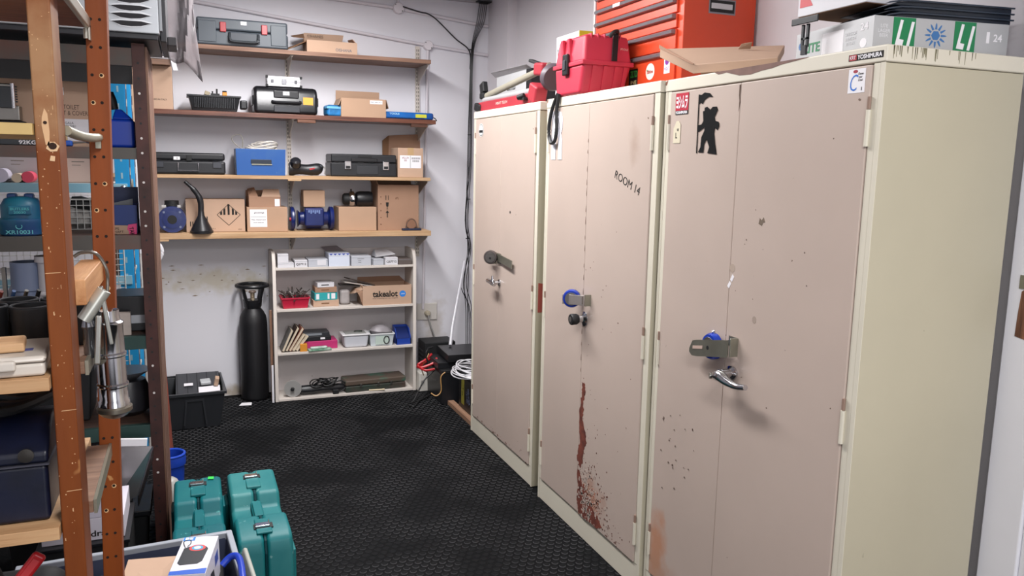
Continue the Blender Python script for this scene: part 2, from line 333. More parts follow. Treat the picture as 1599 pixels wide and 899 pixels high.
# ---- shelf 1
z = 2.2105
t = thing('tool_case', 'large grey plastic case with two red latches on the top wall shelf', 'tool case', (-1.154, 5.115, z))
GC = M('4b535b', .45, 0, .08, 6); g = G().box(-.26, .26, 0, .26, .002, .088).box(-.258, .258, .002, .258, .09, .158)
obj('shell', g, GC, t, bev=.012, seg=3)
obj('panel', G().box(-.25, -.15, -.004, .01, .018, .138), GC, t, bev=.004); obj('panel', G().box(.158, .25, -.004, .01, .018, .138), GC, t, bev=.004)
obj('handle', G().tube(smooth([(-.075, -.004, .075), (-.075, -.022, .045), (-.06, -.024, .028), (.07, -.024, .028), (.085, -.022, .045), (.085, -.004, .075)], 4), .0075, 8), DARKG, t, sm=True)
obj('handle_recess', G().box(-.085, .095, -.003, .01, .02, .08), M('3a4149', .5), t, bev=.003)
for x in (-.112, .122): obj('latch', G().box(x - .017, x + .017, -.012, .01, .078, .135), M('a8343a', .4), t, bev=.004)
obj('sticker', G().box(-.012, .022, -.0008, .004, .125, .146), PAPER, t)
t = carton('cardboard_box', 'open cardboard box with dark side flap at right on the top wall shelf', (-.625, 5.14, z), .31, .2, .075, CARD2, open_=1)
obj('flap', G().slab([(-.155, .19, .075), (.09, .19, .075), (.1, .17, .14), (-.15, .17, .138)], .004), CARD2, t)
obj('flap', G().slab([(-.155, .01, .07), (-.155, .18, .075), (-.28, .18, .03), (-.27, .0, .01)], .004), CARDD, t)
obj('flap', G().slab([(-.155, .1, .1), (-.15, .19, .137), (-.23, .17, .115), (-.225, .1, .1)], .004), CARDD, t)
obj('flap', G().slab([(.155, .02, .075), (.155, .18, .075), (.13, .18, .115), (.13, .02, .1)], .004), CARD3, t)
text('print', 'OISHANA', t, (.07, 0, .025), .1, .018, '-y', M('46586a', .8)); text('print', 'CSHAMES', t, (-.08, .166, .122), .1, .016, '-y', M('6a5a4c', .8))

# ---- shelf 2
z = 1.8295
t = carton('cardboard_box', 'tall plain cardboard box at the far left of the second wall shelf', (-1.68, 5.12, z), .25, .2, .245, CARD2)
text('print', 'MADE IN ITALY', t, (.05, 0, .055), .085, .009, '-y', INK)
t = thing('charger_tray', 'black ribbed battery tray with fittings and an orange knob on top, second wall shelf', 'tray', (-1.315, 5.13, z))
g = G().taper(-.155, .135, 0, .18, 0, .085, .02); obj('body', g, BLACKP, t, bev=.004)
obj('rib', (lambda q: [q.box(x / 100 - .0018, x / 100 + .0018, -.0005, .012, .02, .083) for x in range(-12, 11)] and q)(G()), M('23252a', .5), t, kind='stuff')
obj('rim', G().box(-.165, .14, -.006, .186, .083, .094), BLACKP, t, bev=.002); obj('socket_block', G().box(.135, .175, .01, .09, .02, .072), BLACKP, t, bev=.008)
obj('knob', G().box(.035, .062, .03, .06, .094, .116), M('e08a2a', .4), t, bev=.004); obj('knob_cap', G().box(.036, .061, .03, .06, .1165, .125), BLACKM, t, bev=.003)
obj('terminal', G().cyl((-.02, .04, .094), (-.02, .04, .12), .004).cyl((.005, .05, .094), (.005, .05, .135), .005).box(-.03, .02, .03, .06, .094, .106), BLACKM, t)
obj('clip', G().box(-.065, -.035, .03, .05, .094, .118, (0, .3, 0)), M('9c8f77', .5), t, bev=.004)
t = thing('barrel_case', 'rounded black tool case with yellow label under a small aluminium case', 'tool case', (-.912, 5.12, z))
pf = [(.0, .0), (.0, .12), (.03, .165), (.19, .165), (.22, .12), (.22, .0)]
obj('shell', G().add([(x, y, zz) for x in (-.19, .19) for y, zz in pf], [tuple(range(6)), tuple(range(11, 5, -1))] + [(i, (i + 1) % 6, (i + 1) % 6 + 6, i + 6) for i in range(6)]), M('15161a', .28, 0, .2, 6), t, bev=.022, seg=3)
for x in (-.1975, .175): obj('end_boss', G().box(x, x + .0225, .03, .19, .05, .11), M('15161a', .35), t, bev=.008)
obj('front_panel', G().box(-.075, .075, -.006, .02, .095, .14), BLACKP, t, bev=.006); obj('handle', G().tube(smooth([(-.08, 0, .075), (-.07, -.018, .07), (.07, -.018, .07), (.08, 0, .075)], 4), .008), BLACKP, t, sm=True)
obj('lower_panel', G().box(-.075, .08, -.005, .02, .01, .05), M('2b2d32', .35), t, bev=.004)
obj('sticker', G().box(-.02, .018, -.0075, 0, .112, .134), PAPER, t); text('print', '4', t, (-.001, -.0076, .123), .006, .013, '-y', INK)
obj('label', G().box(.1, .16, -.0012, .01, .06, .105), M('e2a23a', .5), t)['label'] = 'yellow label'
t = thing('aluminium_case', 'small aluminium flight case lying on the rounded black case', 'case', (-.92, 5.15, z + .1655))
obj('body', G().box(-.1, .1, 0, .12, 0, .062), M('c9c8cb', .3, .6, .1, 30), t, bev=.004)
for x in (-1, 1):
    for zz in (.0, .052): obj('corner', G().box(x * .101 - .008, x * .101 + .008, -.003, .012, zz - .002, zz + .014), BLACKM, t, bev=.003)
obj('edge_trim', G().box(-.1, .1, -.002, .122, .028, .033), M('8f8f93', .3, .8), t); obj('latch', G().box(-.014, .014, -.006, .0, .014, .05), CHROME, t, bev=.002)
for x in (-.07, .07): obj('latch', G().box(x - .008, x + .008, -.004, 0, .02, .042), M('55565a', .4, .6), t, bev=.001)
t = thing('blue_packet', 'blue and black packet behind the open box on the second wall shelf', 'packet', (-.625, 5.13, z))
obj('bag', G().box(-.045, .05, 0, .1, 0, .07, (0, 0, .15)), M('2c86c9', .4, 0, 0, 12, .2, '17212e'), t, bev=.015, seg=3); obj('band', G().box(-.046, .046, -.003, .05, .045, .06, (0, 0, .15)), M('6fb4e2', .4), t, bev=.003)
t = carton('cardboard_box', 'open cardboard box with white label on the second wall shelf', (-.437, 5.115, z), .285, .2, .115, CARD, open_=1, flaps=(('b', .06, 4),))
obj('flap', G().slab([(-.1425, 0, .115), (-.1425, .2, .115), (-.16, .2, .07), (-.16, 0, .07)], .003), CARD, t); obj('flap', G().slab([(.1425, 0, .115), (.1425, .2, .115), (.158, .2, .06), (.158, 0, .06)], .003), CARDD, t)
obj('label', G().box(.04, .12, -.0008, 0, .085, .107), PAPER, t); text('print', 'PRD 3007 KLS', t, (.08, -.001, .096), .07, .008, '-y', M('777', .8) if 0 else INK)
t = thing('tarpaulin_pack', 'long blue plastic pack with yellow label at the right end of the second wall shelf', 'packet', (-.135, 5.13, z))
obj('pack', G().box(-.165, .165, 0, .14, 0, .045), M('1567b5', .3, 0, 0, 10, .3, '0c3f86'), t, bev=.014, seg=3)
obj('label', G().box(.04, .115, -.0006, .002, .012, .034), M('c8c83a', .5), t)['label'] = 'yellow label'
text('lettering', 'TOOLS', t, (-.1, -.0006, .032), .065, .012, '-y', M('a9d3ea', .5), bold=.02); text('lettering', '1.2V RECHARGEABLE AIR PUMP', t, (-.02, -.0006, .006), .24, .007, '-y', INK)
obj('wire_end', G().tube(smooth([(.16, .02, .02), (.175, .0, .01), (.18, -.01, -.005)], 4), .003), BLACKM, t)

# ---- shelf 3
z = 1.4545
t = thing('briefcase', 'black hard briefcase with chrome handle at the left of the third wall shelf', 'briefcase', (-1.53, 5.11, z))
obj('shell', G().box(-.26, .253, 0, .24, .0, .08).box(-.26, .25, 0, .24, .082, .128), M('1b1c20', .42, 0, .15, 40, .1), t, bev=.014, seg=3)
obj('handle', G().tube([(-.01, -.004, .068), (-.012, -.012, .022), (.1, -.012, .022), (.1, -.004, .068)], .005, 6), M('b9b9be', .25, .9), t)
for x in (-.14, .18): obj('latch', G().box(x, x + .05, -.006, .004, .04, .075), M('3a3b40', .3, .4), t, bev=.002)
obj('hinge_tab', G().box(.035, .065, -.004, .002, .08, .115), BLACKM, t, bev=.002); obj('sticker', G().box(-.035, .0, -.001, .003, .085, .104), PAPER, t); text('print', '3', t, (-.017, -.0011, .094), .006, .012, '-y', INK)
t = thing('blue_metal_box', 'blue painted metal box heaped with white cable on the third wall shelf', 'box', (-1.07, 5.13, z))
BM = M('184f93', .4, 0, 0, 8, .05, '3a628f', .5, .9, speck=('a8a49a', 18, .74)); obj('body', G().tray(-.147, .147, 0, .2, 0, .16, .004, .004), BM, t, bev=.003)
obj('grip_slot', G().box(-.06, .062, -.0015, .003, .07, .096), M('14202f', .5), t, bev=.003); obj('label_holder', G().box(-.055, .065, -.003, 0, .063, .07), GALV, t)
wc = thing('cable_coil', 'white cable coiled loosely on top of the blue metal box', 'cable', (-1.07, 5.22, z + .125)); WC = M('cfcac2', .5)
for k in range(5): obj('loop', G().tube(smooth([(-.12 + .02 * k + .05 * math.cos(a), .03 * math.sin(a) - .02, .03 + .01 * k + .01 * math.sin(3 * a + k)) if 0 else ((.1 - .008 * k) * math.cos(a) + .01 * k, .06 * math.sin(a), .02 + .013 * k + .01 * math.sin(2 * a + k)) for a in [q * math.pi / 5 for q in range(10)]], 4, True), .005, 6, True), WC, wc, sm=True)
obj('loop', G().tube(smooth([(-.1, 0, .03), (-.15, 0, .07), (-.16, 0, .105), (-.12, 0, .12), (-.1, 0, .1), (-.1, .01, .04)], 5), .0035, 6), M('8f8c86', .5), wc, sm=True)
obj('heap', G().box(-.11, .11, -.05, .05, 0, .02), WC, wc, bev=.01)
t = thing('power_tool', 'black cordless power tool lying between the blue box and the black case', 'power tool', (-.795, 5.17, z))
obj('body', G().tube(smooth([(-.1, .03, .045), (-.05, .03, .042), (.02, .03, .038), (.08, .03, .042), (.105, .03, .035)], 4), [.042, .043, .043, .04, .036, .034, .033, .033, .034, .036, .037, .038, .038, .036, .032, .026, .02][:17], 14), BLACKP, t, sm=True)
obj('head', G().ring([(.028, 0), (.032, .01), (.032, .04), (.022, .05)], (-.065, .0, .062), (0, -.6, .8), 18), M('202126', .3), t, sm=True); obj('battery', G().box(.045, .105, .0, .07, .03, .07), DARKG, t, bev=.01)
obj('badge', G().box(.02, .052, -.009, -.004, .04, .05, (0, -.2, 0)), M('a52c34', .4), t); obj('cord', G().tube(smooth([(.09, .02, .07), (.12, .02, .05), (.115, .01, .012)], 5), .004), M('8d8a88', .5), t)
t = thing('tool_case', 'black plastic tool case with two chrome latches on the third wall shelf', 'tool case', (-.437, 5.115, z))
obj('shell', G().box(-.213, .213, 0, .22, 0, .088).box(-.21, .21, 0, .22, .09, .142), M('1d1f23', .4, 0, .1, 50, .1), t, bev=.009, seg=3)
obj('handle', G().box(-.085, .085, -.008, .02, .092, .118), BLACKP, t, bev=.006); obj('recess', G().box(-.05, .09, -.003, .01, .015, .07), M('2b2d31', .45), t, bev=.003); obj('lid_grip', G().box(-.04, .05, -.003, .01, .122, .136), BLACKM, t, bev=.002)
for x in (-.105, .14):
    l = obj('latch', G().box(x - .02, x + .02, -.007, .003, .045, .098), CHROME, t, bev=.003); obj('latch_loop', G().box(x - .014, x + .014, -.009, -.006, .05, .068), BLACKM, l)
t = carton('cardboard_box', 'tall cardboard box with printed white label at the right end of the third wall shelf', (-.13, 5.12, z), .17, .2, .19, CARD2, tape=True)
obj('label', G().box(-.072, .07, -.0009, 0, .06, .142), PAPER, t); text('print', 'ALUX\nIIII', t, (-.035, -.001, .118), .045, .03, '-y', M('8a4040', .8)); text('print', 'IIIIIIIII\nIIIIIII', t, (.034, -.001, .115), .055, .03, '-y', INK)
obj('label_line', G().box(-.003, -.001, -.0012, -.0008, .062, .14), INK, t)
t = thing('carton_flap', 'large folded cardboard sheet standing behind the labelled box on the third wall shelf', 'cardboard', (-.13, 5.34, z))
obj('sheet', G().slab([(-.1, 0, 0), (.13, 0, 0), (.13, .03, .29), (-.085, .03, .275)], .006), CARD3, t); obj('fold', G().slab([(-.1, 0, 0), (-.085, .03, .275), (-.13, .02, .24), (-.14, -.02, 0)], .006), CARDD, t)

# ---- shelf 4
z = 1.1035
VB = M('14235e', .28, 0, .25, 10, .1)
t = thing('flange_valve', 'dark blue round flanged valve seen end on at the left of the lowest wall shelf', 'valve', (-1.588, 5.16, z))
obj('flange', G().ring([(.078, 0), (.08, .006), (.08, .02), (.05, .026), (.05, .07), (.078, .075), (.078, .1)], (0, 0, .08), (0, 1, 0), 30), VB, t, sm=True)
obj('bore', G().ring([(.026, -.0055), (.027, -.004)], (0, 0, .08), (0, 1, 0), 20), BLACKM, t, sm=True); obj('raised_face', G().ring([(.054, 0), (.054, -.004), (.035, -.0045)], (0, 0, .08), (0, 1, 0), 24), VB, t, sm=True)
for k in range(4): a = R(45 + 90 * k); obj('bolt_hole', G().cyl((.063 * math.cos(a), -.0015, .08 + .063 * math.sin(a)), (.063 * math.cos(a), .002, .08 + .063 * math.sin(a)), .007, 10), M('6d7690', .4), t)
obj('top_cap', G().ring([(.044, 0), (.044, .012), (.04, .014), (.04, .036)], (0, .05, .156), (0, 0, 1), 20), BLACKM, t, sm=True); obj('gasket', G().box(-.055, .05, .02, .08, .152, .166), M('b9b6b2', .5), t)
t = thing('funnel', 'black plastic funnel standing with its curved spout up on the lowest wall shelf', 'funnel', (-1.425, 5.132, z))
obj('cone', G().ring([(.066, 0), (.067, .014), (.062, .016), (.058, .028), (.02, .105), (.016, .14)], (0, 0, 0), (0, 0, 1), 26), BLACKP, t, sm=True)
obj('spout', G().tube(smooth([(0, 0, .13), (0, 0, .18), (-.01, 0, .22), (-.04, 0, .265), (-.085, 0, .31)], 5), [.017] * 6 + [.018] * 5 + [.016] * 5 + [.011] * 4 + [.009], 12), BLACKP, t, sm=True)
obj('hang_tab', G().box(.03, .036, -.01, .01, .05, .1), BLACKP, t, bev=.002)
t = carton('cardboard_box', 'wide cardboard box printed with a black striped hazard diamond on the lowest wall shelf', (-1.34, 5.2, z), .342, .18, .2, CARD2)
DX, DZ = .075, .105
g = G()
for a, b in (((-.068, 0), (0, .065)), ((0, .065), (.068, 0)), ((.068, 0), (0, -.065)), ((0, -.065), (-.068, 0))):
    L = math.hypot(b[0] - a[0], b[1] - a[1]); nx, nz = -(b[1] - a[1]) / L * .0016, (b[0] - a[0]) / L * .0016
    g.prism([(a[0] - nx, a[1] - nz), (b[0] - nx, b[1] - nz), (b[0] + nx, b[1] + nz), (a[0] + nx, a[1] + nz)], (DX, 0, DZ), '-y', .0006)
for x in (-.044, -.025, 0, .025, .044):
    hh = .062 - abs(x) * .95; g.prism([(x - .006, .0), (x + .006, .0), (x + .006, hh - (.006 if x > 0 else -.004)), (x - .006, hh - (.006 if x < 0 else -.004))], (DX, 0, DZ), '-y', .0006)
obj('print', g, INK, t); text('print', 'II', t, (-.14, 0, .05), .018, .03, '-y', INK); text('print', 'MC1', t, (-.02, 0, .02), .03, .007, '-y', INK); text('print', 'IND', t, (.14, 0, .015), .02, .007, '-y', INK)
t = carton('cardboard_box', 'cardboard box with white text label under the torn open box, lowest wall shelf', (-1.037, 5.17, z), .245, .2, .153, CARD)
obj('label', G().box(-.105, -.003, -.0009, 0, .03, .14), PAPER, t)
text('print', 'growrings', t, (-.05, -.001, .118), .06, .012, '-y', INK, bold=.01); text('print', 'Misc. Equipment', t, (-.054, -.001, .075), .085, .009, '-y', INK); text('print', 'and spares', t, (-.054, -.001, .058), .06, .008, '-y', INK)
obj('print_line', G().box(-.1, -.01, -.0013, -.0009, .092, .0935), INK, t)
t = carton('cardboard_box', 'torn open cardboard box stacked on the box with the white text label', (-1.05, 5.18, z + .1535), .19, .15, .065, CARD3, open_=1, flaps=(('b', .035, -10),), rz=.05)
obj('flap', G().slab([(-.02, .0, .065), (.095, .0, .065), (.095, .06, .11), (.0, .06, .11)], .004), CARD2, t); obj('flap', G().slab([(-.095, 0, .065), (-.04, 0, .065), (-.05, .1, .12), (-.09, .12, .11)], .004), CARD3, t); obj('label', G().box(.06, .09, -.001, 0, .005, .05), PAPER, t)
t = thing('flange_valve', 'long dark blue flanged valve lying sideways under a small cube box', 'valve', (-.747, 5.24, z))
obj('body', G().ring([(.055, -.1), (.04, -.085), (.045, -.055), (.068, -.045), (.068, .045), (.045, .055), (.042, .09), (.055, .1)], (0, 0, .078), (1, 0, 0), 26), VB, t, sm=True)
for x in (-.145, .103): obj('flange', G().ring([(.074, 0), (.076, .004), (.076, .02), (.06, .028)] if x < 0 else [(.06, -.006), (.076, 0), (.076, .018), (.074, .022)], (x, 0, .0775), (1, 0, 0), 30), VB, t, sm=True)
obj('body_plate', G().box(-.062, .06, -.075, .0, .03, .148), VB, t, bev=.012); obj('casting_mark', (lambda q: [q.box(-.04 + .013 * k, -.031 + .013 * k, -.0765, -.074, .12 - .008 * (k % 2), .135) for k in range(6)] and q)(G()), M('6b7fae', .5), t); obj('red_plug', G().cyl((-.152, -.03, .075), (-.144, -.03, .075), .011, 10), M('c03038', .4), t)
t = carton('cardboard_box', 'small plain cube box sitting on the sideways blue valve', (-.745, 5.19, z + .1535), .135, .12, .105, CARD)
t = carton('cardboard_box', 'plain low cardboard box under the black and chrome motor on the lowest wall shelf', (-.472, 5.165, z), .246, .2, .154, CARD)
t = thing('small_motor', 'small black motor with chrome collar lying on the plain low box', 'motor', (-.465, 5.24, z + .1545))
obj('housing', G().ring([(.03, 0), (.045, .01), (.05, .03), (.05, .09), (.046, .11), (.02, .115)], (-.01, 0, .05), (1, 0, 0), 22), BLACKP, t, sm=True)
obj('chrome_collar', G().ring([(.044, 0), (.05, .01), (.05, .03), (.042, .035)], (-.05, 0, .05), (1, 0, 0), 22), CHROME, t, sm=True); obj('rear_hub', G().ring([(.03, 0), (.038, .01), (.038, .04)], (-.09, 0, .048), (1, 0, 0), 18), BLACKM, t, sm=True)
obj('terminal', G().cyl((-.035, 0, .098), (-.035, 0, .114), .005, 8), BLACKM, t)
t = carton('cardboard_box', 'large brown cardboard box with arrow and glass symbols, lowest wall shelf', (-.2, 5.17, z), .275, .2, .3, CARD3, open_=1, flaps=(('b', .03, -30), ('l', .03, -20)))
g = G().prism([(-.003, -.03), (.003, -.03), (.003, .0), (.012, .0), (0, .018), (-.012, 0), (-.003, 0)], (-.075, 0, .115), '-y', .0006).prism([(-.01, .03), (.01, .03), (.008, .005), (.002, 0), (.002, -.012), (.008, -.015), (-.008, -.015), (-.002, -.012), (-.002, 0), (-.008, .005)], (-.075, 0, .155), '-y', .0006)
g.box(-.086, -.082, -.0006, 0, .2, .23).box(-.07, -.066, -.0006, 0, .2, .23); obj('print', g, INK, t); text('print', '(P)', t, (-.01, 0, .21), .022, .016, '-y', M('5f3a28', .9))
for k in range(5): obj('print_dot', G().prism(disc(.004, 8), (-.118, 0, .04 + .045 * k), '-y', .0005), M('5f3a28', .9), t)
t = thing('pipe_saddle', 'black round cap with an arched strap in front of the large box, lowest wall shelf', 'fitting', (-.118, 5.125, z))
obj('base_plate', G().box(-.065, .065, 0, .036, 0, .014), M('17223e', .5), t, bev=.005); obj('arch', G().tube([(.037 * math.cos(a), .02, .014 + .062 * math.sin(a)) for a in [math.pi * k / 12 for k in range(13)]], .004, 6), M('5d4a40', .5), t, sm=True)
obj('disc', G().ring([(.035, 0), (.035, .012)], (0, .018, .046), (0, 1, 0), 22), M('85604a', .7), t, sm=True)
t = thing('flange_ring', 'white plastic ring hanging below the lowest wall shelf beside the rack post', 'ring', (-1.70, 5.09, 1.0))
obj('ring', G().tube([(.05 * math.cos(a), .0, .06 * math.sin(a)) for a in [math.pi * k / 10 for k in range(20)]], .012, 8, True), WHITE, t, sm=True); obj('hook', G().tube([(0, 0, .06), (0, .004, .07)], .003), STEEL, t)

# ================================================================ BOOKCASE
BK = M('d2cac2', .5, 0, .08, 3, .05, speck=('8a7a68', 12, .73))
bc = thing('bookcase', 'small white painted bookcase with four shelves standing under the wall shelves', 'bookcase', (-1.02, 5.14, 0))
W_ = .935
for x in (0, W_ - .022): obj('side_panel', G().prism([(0, 0), (0, .91), (.03, .965), (.06, .975), (.235, .975), (.235, 0)], (x, 0, 0), '+x', .022), BK, bc, bev=.003)
SZ = (.014, .318, .602, .87)
for s_ in SZ: obj('shelf', G().box(.0225, W_ - .0225, .004, .226, s_ - .018 + .006, s_ + .004), BK, bc, bev=.002)
obj('back_panel', G().box(.0225, W_ - .0225, .227, .235, 0, .97), M('d6d0d0', .6, 0, .06, 3, speck=('3e2e24', 16, .76)), bc)
bz = [s_ + .0045 for s_ in SZ]
GB = M('b9bcc4', .6, 0, .05, 5); GBW = M('d6d5da', .6)
def row_box(name, label, x0, x1, zb, h, m, d=.16, y=5.15, lab=None, group='boxes on top of the white bookcase'):
    t = thing(name, label, 'box', ((x0 + x1) / 2, y, zb), 0, group); w2 = (x1 - x0) / 2
    obj('body', G().box(-w2, w2, 0, d, 0, h), m, t, bev=.0015); obj('lid_edge', G().box(-w2 - .0006, w2 + .0006, -.0006, d, h * .8, h * .8 + .0015), M('8f8f96', .7), t)
    if lab: text('lettering', lab, t, (0, 0, h * .42), w2 * 1.6, h * .34, '-y', INK, bold=.02)
    return t
b1 = bz[3]
row_box('component_box', 'flat off-white box at the left end of the bookcase top, under a small cube', -.985, -.885, b1, .03, GBW)
row_box('component_box', 'small white cube box stacked at the left end of the bookcase top', -.985, -.918, b1 + .0305, .058, GBW, .07)
row_box('component_box', 'white box lettered QS7712 at the left of the bookcase top', -.88, -.8, b1, .045, GBW, lab='QS7712')
t = row_box('component_box', 'wide pale box with a round hole print, left of the open blue-edged box', -.795, -.672, b1, .05, GB); obj('label', G().box(-.005, .05, -.0008, 0, .01, .044), GBW, t)
t = row_box('component_box', 'tall white box with blue scalloped top edge in the middle of the bookcase top', -.665, -.53, b1, .085, M('ccd3e2', .6))
g = G()
for k in range(5): g.prism([(-.014, 0), (.014, 0), (0, -.012)], (-.053 + .027 * k, 0, .084), '-y', .0007)
obj('blue_edge', g, M('3d4aa0', .6), t); obj('open_lid', G().slab([(-.06, .16, .088), (.055, .16, .088), (.02, .2, .115), (-.09, .2, .11)], .003), M('8f8990', .7), t)
t = row_box('component_box', 'grey box printed with thin lines, right of the blue-edged box', -.52, -.39, b1, .065, GB); obj('print', G().box(-.025, .02, -.0006, 0, .045, .047).box(-.02, .0, -.0006, 0, .033, .035).box(-.02, .0, -.0006, 0, .022, .024), INK, t)
t = row_box('component_box', 'narrow grey box angled beside the lettered box at the right', -.375, -.305, b1, .042, GB, .15); t.rotation_euler = (0, 0, .12)
row_box('component_box', 'white box lettered QS7712 at the right of the bookcase top', -.295, -.21, b1, .05, GBW, lab='QS7712')
t = thing('crumpled_carton', 'crumpled open white carton lying on the right-hand lettered box', 'box', (-.29, 5.2, b1 + .0505)); obj('panel', G().slab([(-.06, 0, 0), (.07, -.02, .02), (.03, .08, .045), (-.05, .08, .04)], .004), GBW, t); obj('panel', G().slab([(-.06, 0, .0), (-.07, .08, .0), (-.05, .08, .04), (-.055, .0, .01)], .004), GB, t)
row_box('component_box', 'dark brown low box at the right end of the bookcase top', -.205, -.115, b1, .04, M('5c524e', .7), .15)
# row 2
b2 = bz[2]
t = thing('red_basket', 'red plastic basket full of metal bits on the second bookcase shelf', 'basket', (-.875, 5.16, b2)); obj('basket', G().tray(-.09, .085, 0, .14, 0, .07, .003, .012), M('b71e3c', .4), t, bev=.003); obj('rim', G().frame(-.094, .089, -.004, .144, .062, .071, .006), M('b71e3c', .4), t)
mb = thing('metal_bits', 'heap of small metal fittings and bolts in the red basket', 'fittings', (-.875, 5.23, b2 + .05)); mb['kind'] = 'stuff'
g = G()
for k in range(60):
    p = Vector((random.uniform(-.07, .065), random.uniform(-.05, .05), random.uniform(0, .04))); d = Vector((random.uniform(-1, 1), random.uniform(-1, 1), random.uniform(-.1, 1.2))).normalized(); g.cyl(p, p + d * random.uniform(.02, .06), random.uniform(.002, .005), 6)
bpy.data.objects.remove(mb); tag(obj('metal_bits', g, M('8a8580', .35, .7, 0, 40, 0, '2a2624'), None, loc=(-.875, 5.23, b2 + .05), kind='stuff', sm=True), 'heap of small metal fittings and bolts in the red basket', 'fittings')
for k, (zz, w2, hh, m, lb) in enumerate(((0, .083, .042, CARD2, 'brown box at the bottom of the small stack'), (.0425, .074, .05, M('2aa0a4', .5), 'teal printed box in the middle of the small stack'), (.093, .07, .034, CARD3, 'brown box third up in the small stack'), (.1275, .055, .03, GBW, 'white box on top of the small stack'))):
    t = thing('small_carton', lb + ' on the second bookcase shelf', 'box', (-.68, 5.19, b2 + zz), .08 * (k % 2)); obj('body', G().box(-w2, w2, 0, .11, 0, hh), m, t, bev=.0015)
    if k == 1: [obj('label', G().box(q0, q1, -.0007, 0, .007, .043), PAPER, t) for q0, q1 in ((-.065, -.045), (.01, .022), (.035, .06))]
    else: obj('print', G().box(-.03, .02, -.0006, 0, hh * .4, hh * .6), INK if k == 3 else CARDD, t)
t = thing('cardboard_box', 'open cardboard box lettered takealot on the second bookcase shelf', 'box', (-.28, 5.155, b2)); obj('body', G().tray(-.165, .165, 0, .19, 0, .13, .004), CARD2, t)
obj('flap', G().slab([(-.165, 0, .11), (-.165, .17, .125), (-.235, .15, .06), (-.225, -.01, .09)], .004), CARD2, t); obj('flap', G().slab([(-.165, .0, .1), (-.22, -.004, .118), (-.19, -.006, .07), (-.165, 0, .0)], .004), CARD3, t)
obj('flap', G().slab([(-.165, .19, .13), (.165, .19, .13), (.13, .2, .165), (-.16, .2, .165)], .004), CARD3, t)
text('lettering', 'takealot', t, (-.015, 0, .073), .17, .042, '-y', INK, bold=.03); bd = obj('badge', G().prism(disc(.0215), (.104, 0, .07), '-y', .0008), M('2a7fd6', .5), t); text('lettering', '.com', t, (.104, -.0009, .07), .026, .008, '-y', PAPER); text('lettering', 'have anything you can imagine', t, (-.015, 0, .043), .17, .009, '-y', INK)
for k, (m, lb) in enumerate(((M('3a3432', .5), 'dark flat panel'), (M('cfcac4', .5), 'pale flat panel'), (M('544b48', .5), 'brown flat panel'))):
    t = tag(obj('flat_board', G().box(-.09, .11, -.04, .04, -.004, .004), m, None, bev=.001, loc=(-.49 + .02 * k, 5.28 , b2 + .12 + .014 * k), rot=(0, .1 + .1 * k, .15 * k)), lb + ' poking out of the lettered cardboard box', 'board')
t = tag(obj('plastic_bag', G().box(-.04, .03, -.03, .03, 0, .1), M('a9a3a2', .35, 0, .2, 20, .6, bsc=25), None, bev=.02, loc=(-.545, 5.25, b2)), 'crumpled clear plastic bag between the small stack and the lettered box', 'bag')
# row 3
b3 = bz[1]
for k, (c_, lb) in enumerate((('6b6a68', 'grey book leaning first at the left end of the third bookcase shelf'), ('3b2b25', 'dark brown book leaning second from the left'), ('8a4a38', 'rust red book leaning third from the left'), ('c9b79c', 'cream book leaning fourth from the left'), ('d6cbb8', 'pale slim book leaning fifth from the left'))):
    hgt = (.15, .17, .17, .13, .12)[k]; a = .42 + .06 * k; t = thing('book', lb, 'book', (-.972 + .021 * k, 5.16, b3 + .0095 + .0006 * k), 0, 'leaning books on the third bookcase shelf', rot=(0, a, 0))
    obj('cover', G().box(0, .0015, 0, .14, .0, hgt).box(.0155, .017, 0, .14, .0, hgt).box(0, .017, .137, .14, .0, hgt), M(c_, .5), t); obj('pages', G().box(.002, .015, .003, .136, .003, hgt - .003), M('cdbfa8', .8), t)
t = tag(obj('manual_box', G().box(-.12, .125, 0, .15, 0, .055), M('b92c6c', .45), None, bev=.003, loc=(-.735, 5.19, b3)), 'magenta box lying under two black boxes on the third bookcase shelf', 'box')
t = thing('black_case', 'flat black box with a white mark lying on the magenta box', 'box', (-.75, 5.195, b3 + .0555)); obj('body', G().box(-.11, .1, 0, .13, 0, .03), BLACKP, t, bev=.003); obj('label', G().box(.03, .06, -.0007, 0, .01, .022), PAPER, t)
t = thing('black_case', 'dark slim box with a grey panel at the top of the magenta stack', 'box', (-.74, 5.2, b3 + .086)); obj('body', G().box(-.1, .08, 0, .12, 0, .026), M('2a2c31', .4), t, bev=.003, rot=(0, 0, .0)); obj('panel', G().box(-.07, .03, -.0007, .0, .006, .02), M('7d8288', .4), t)
t = tag(obj('small_carton', G().box(-.025, .02, 0, .05, 0, .05), M('d08a2a', .5), None, bev=.002, loc=(-.882 + .05, 5.15, b3)), 'small orange box between the leaning books and the magenta box', 'box')
t = thing('blister_pack', 'green and clear blister packet lying at the front of the third bookcase shelf', 'packet', (-.73, 5.137, b3 + .0005), .08); obj('card', G().box(-.075, .075, 0, .05, 0, .012), M('3f7a5e', .4, 0, 0, 30, 0, 'a9c4b0'), t, bev=.003); obj('bubble', G().box(-.06, .05, .008, .04, .0125, .026), M('c9d6d0', .15, 0, 0, 20, .3, '4f8a68'), t, bev=.006)
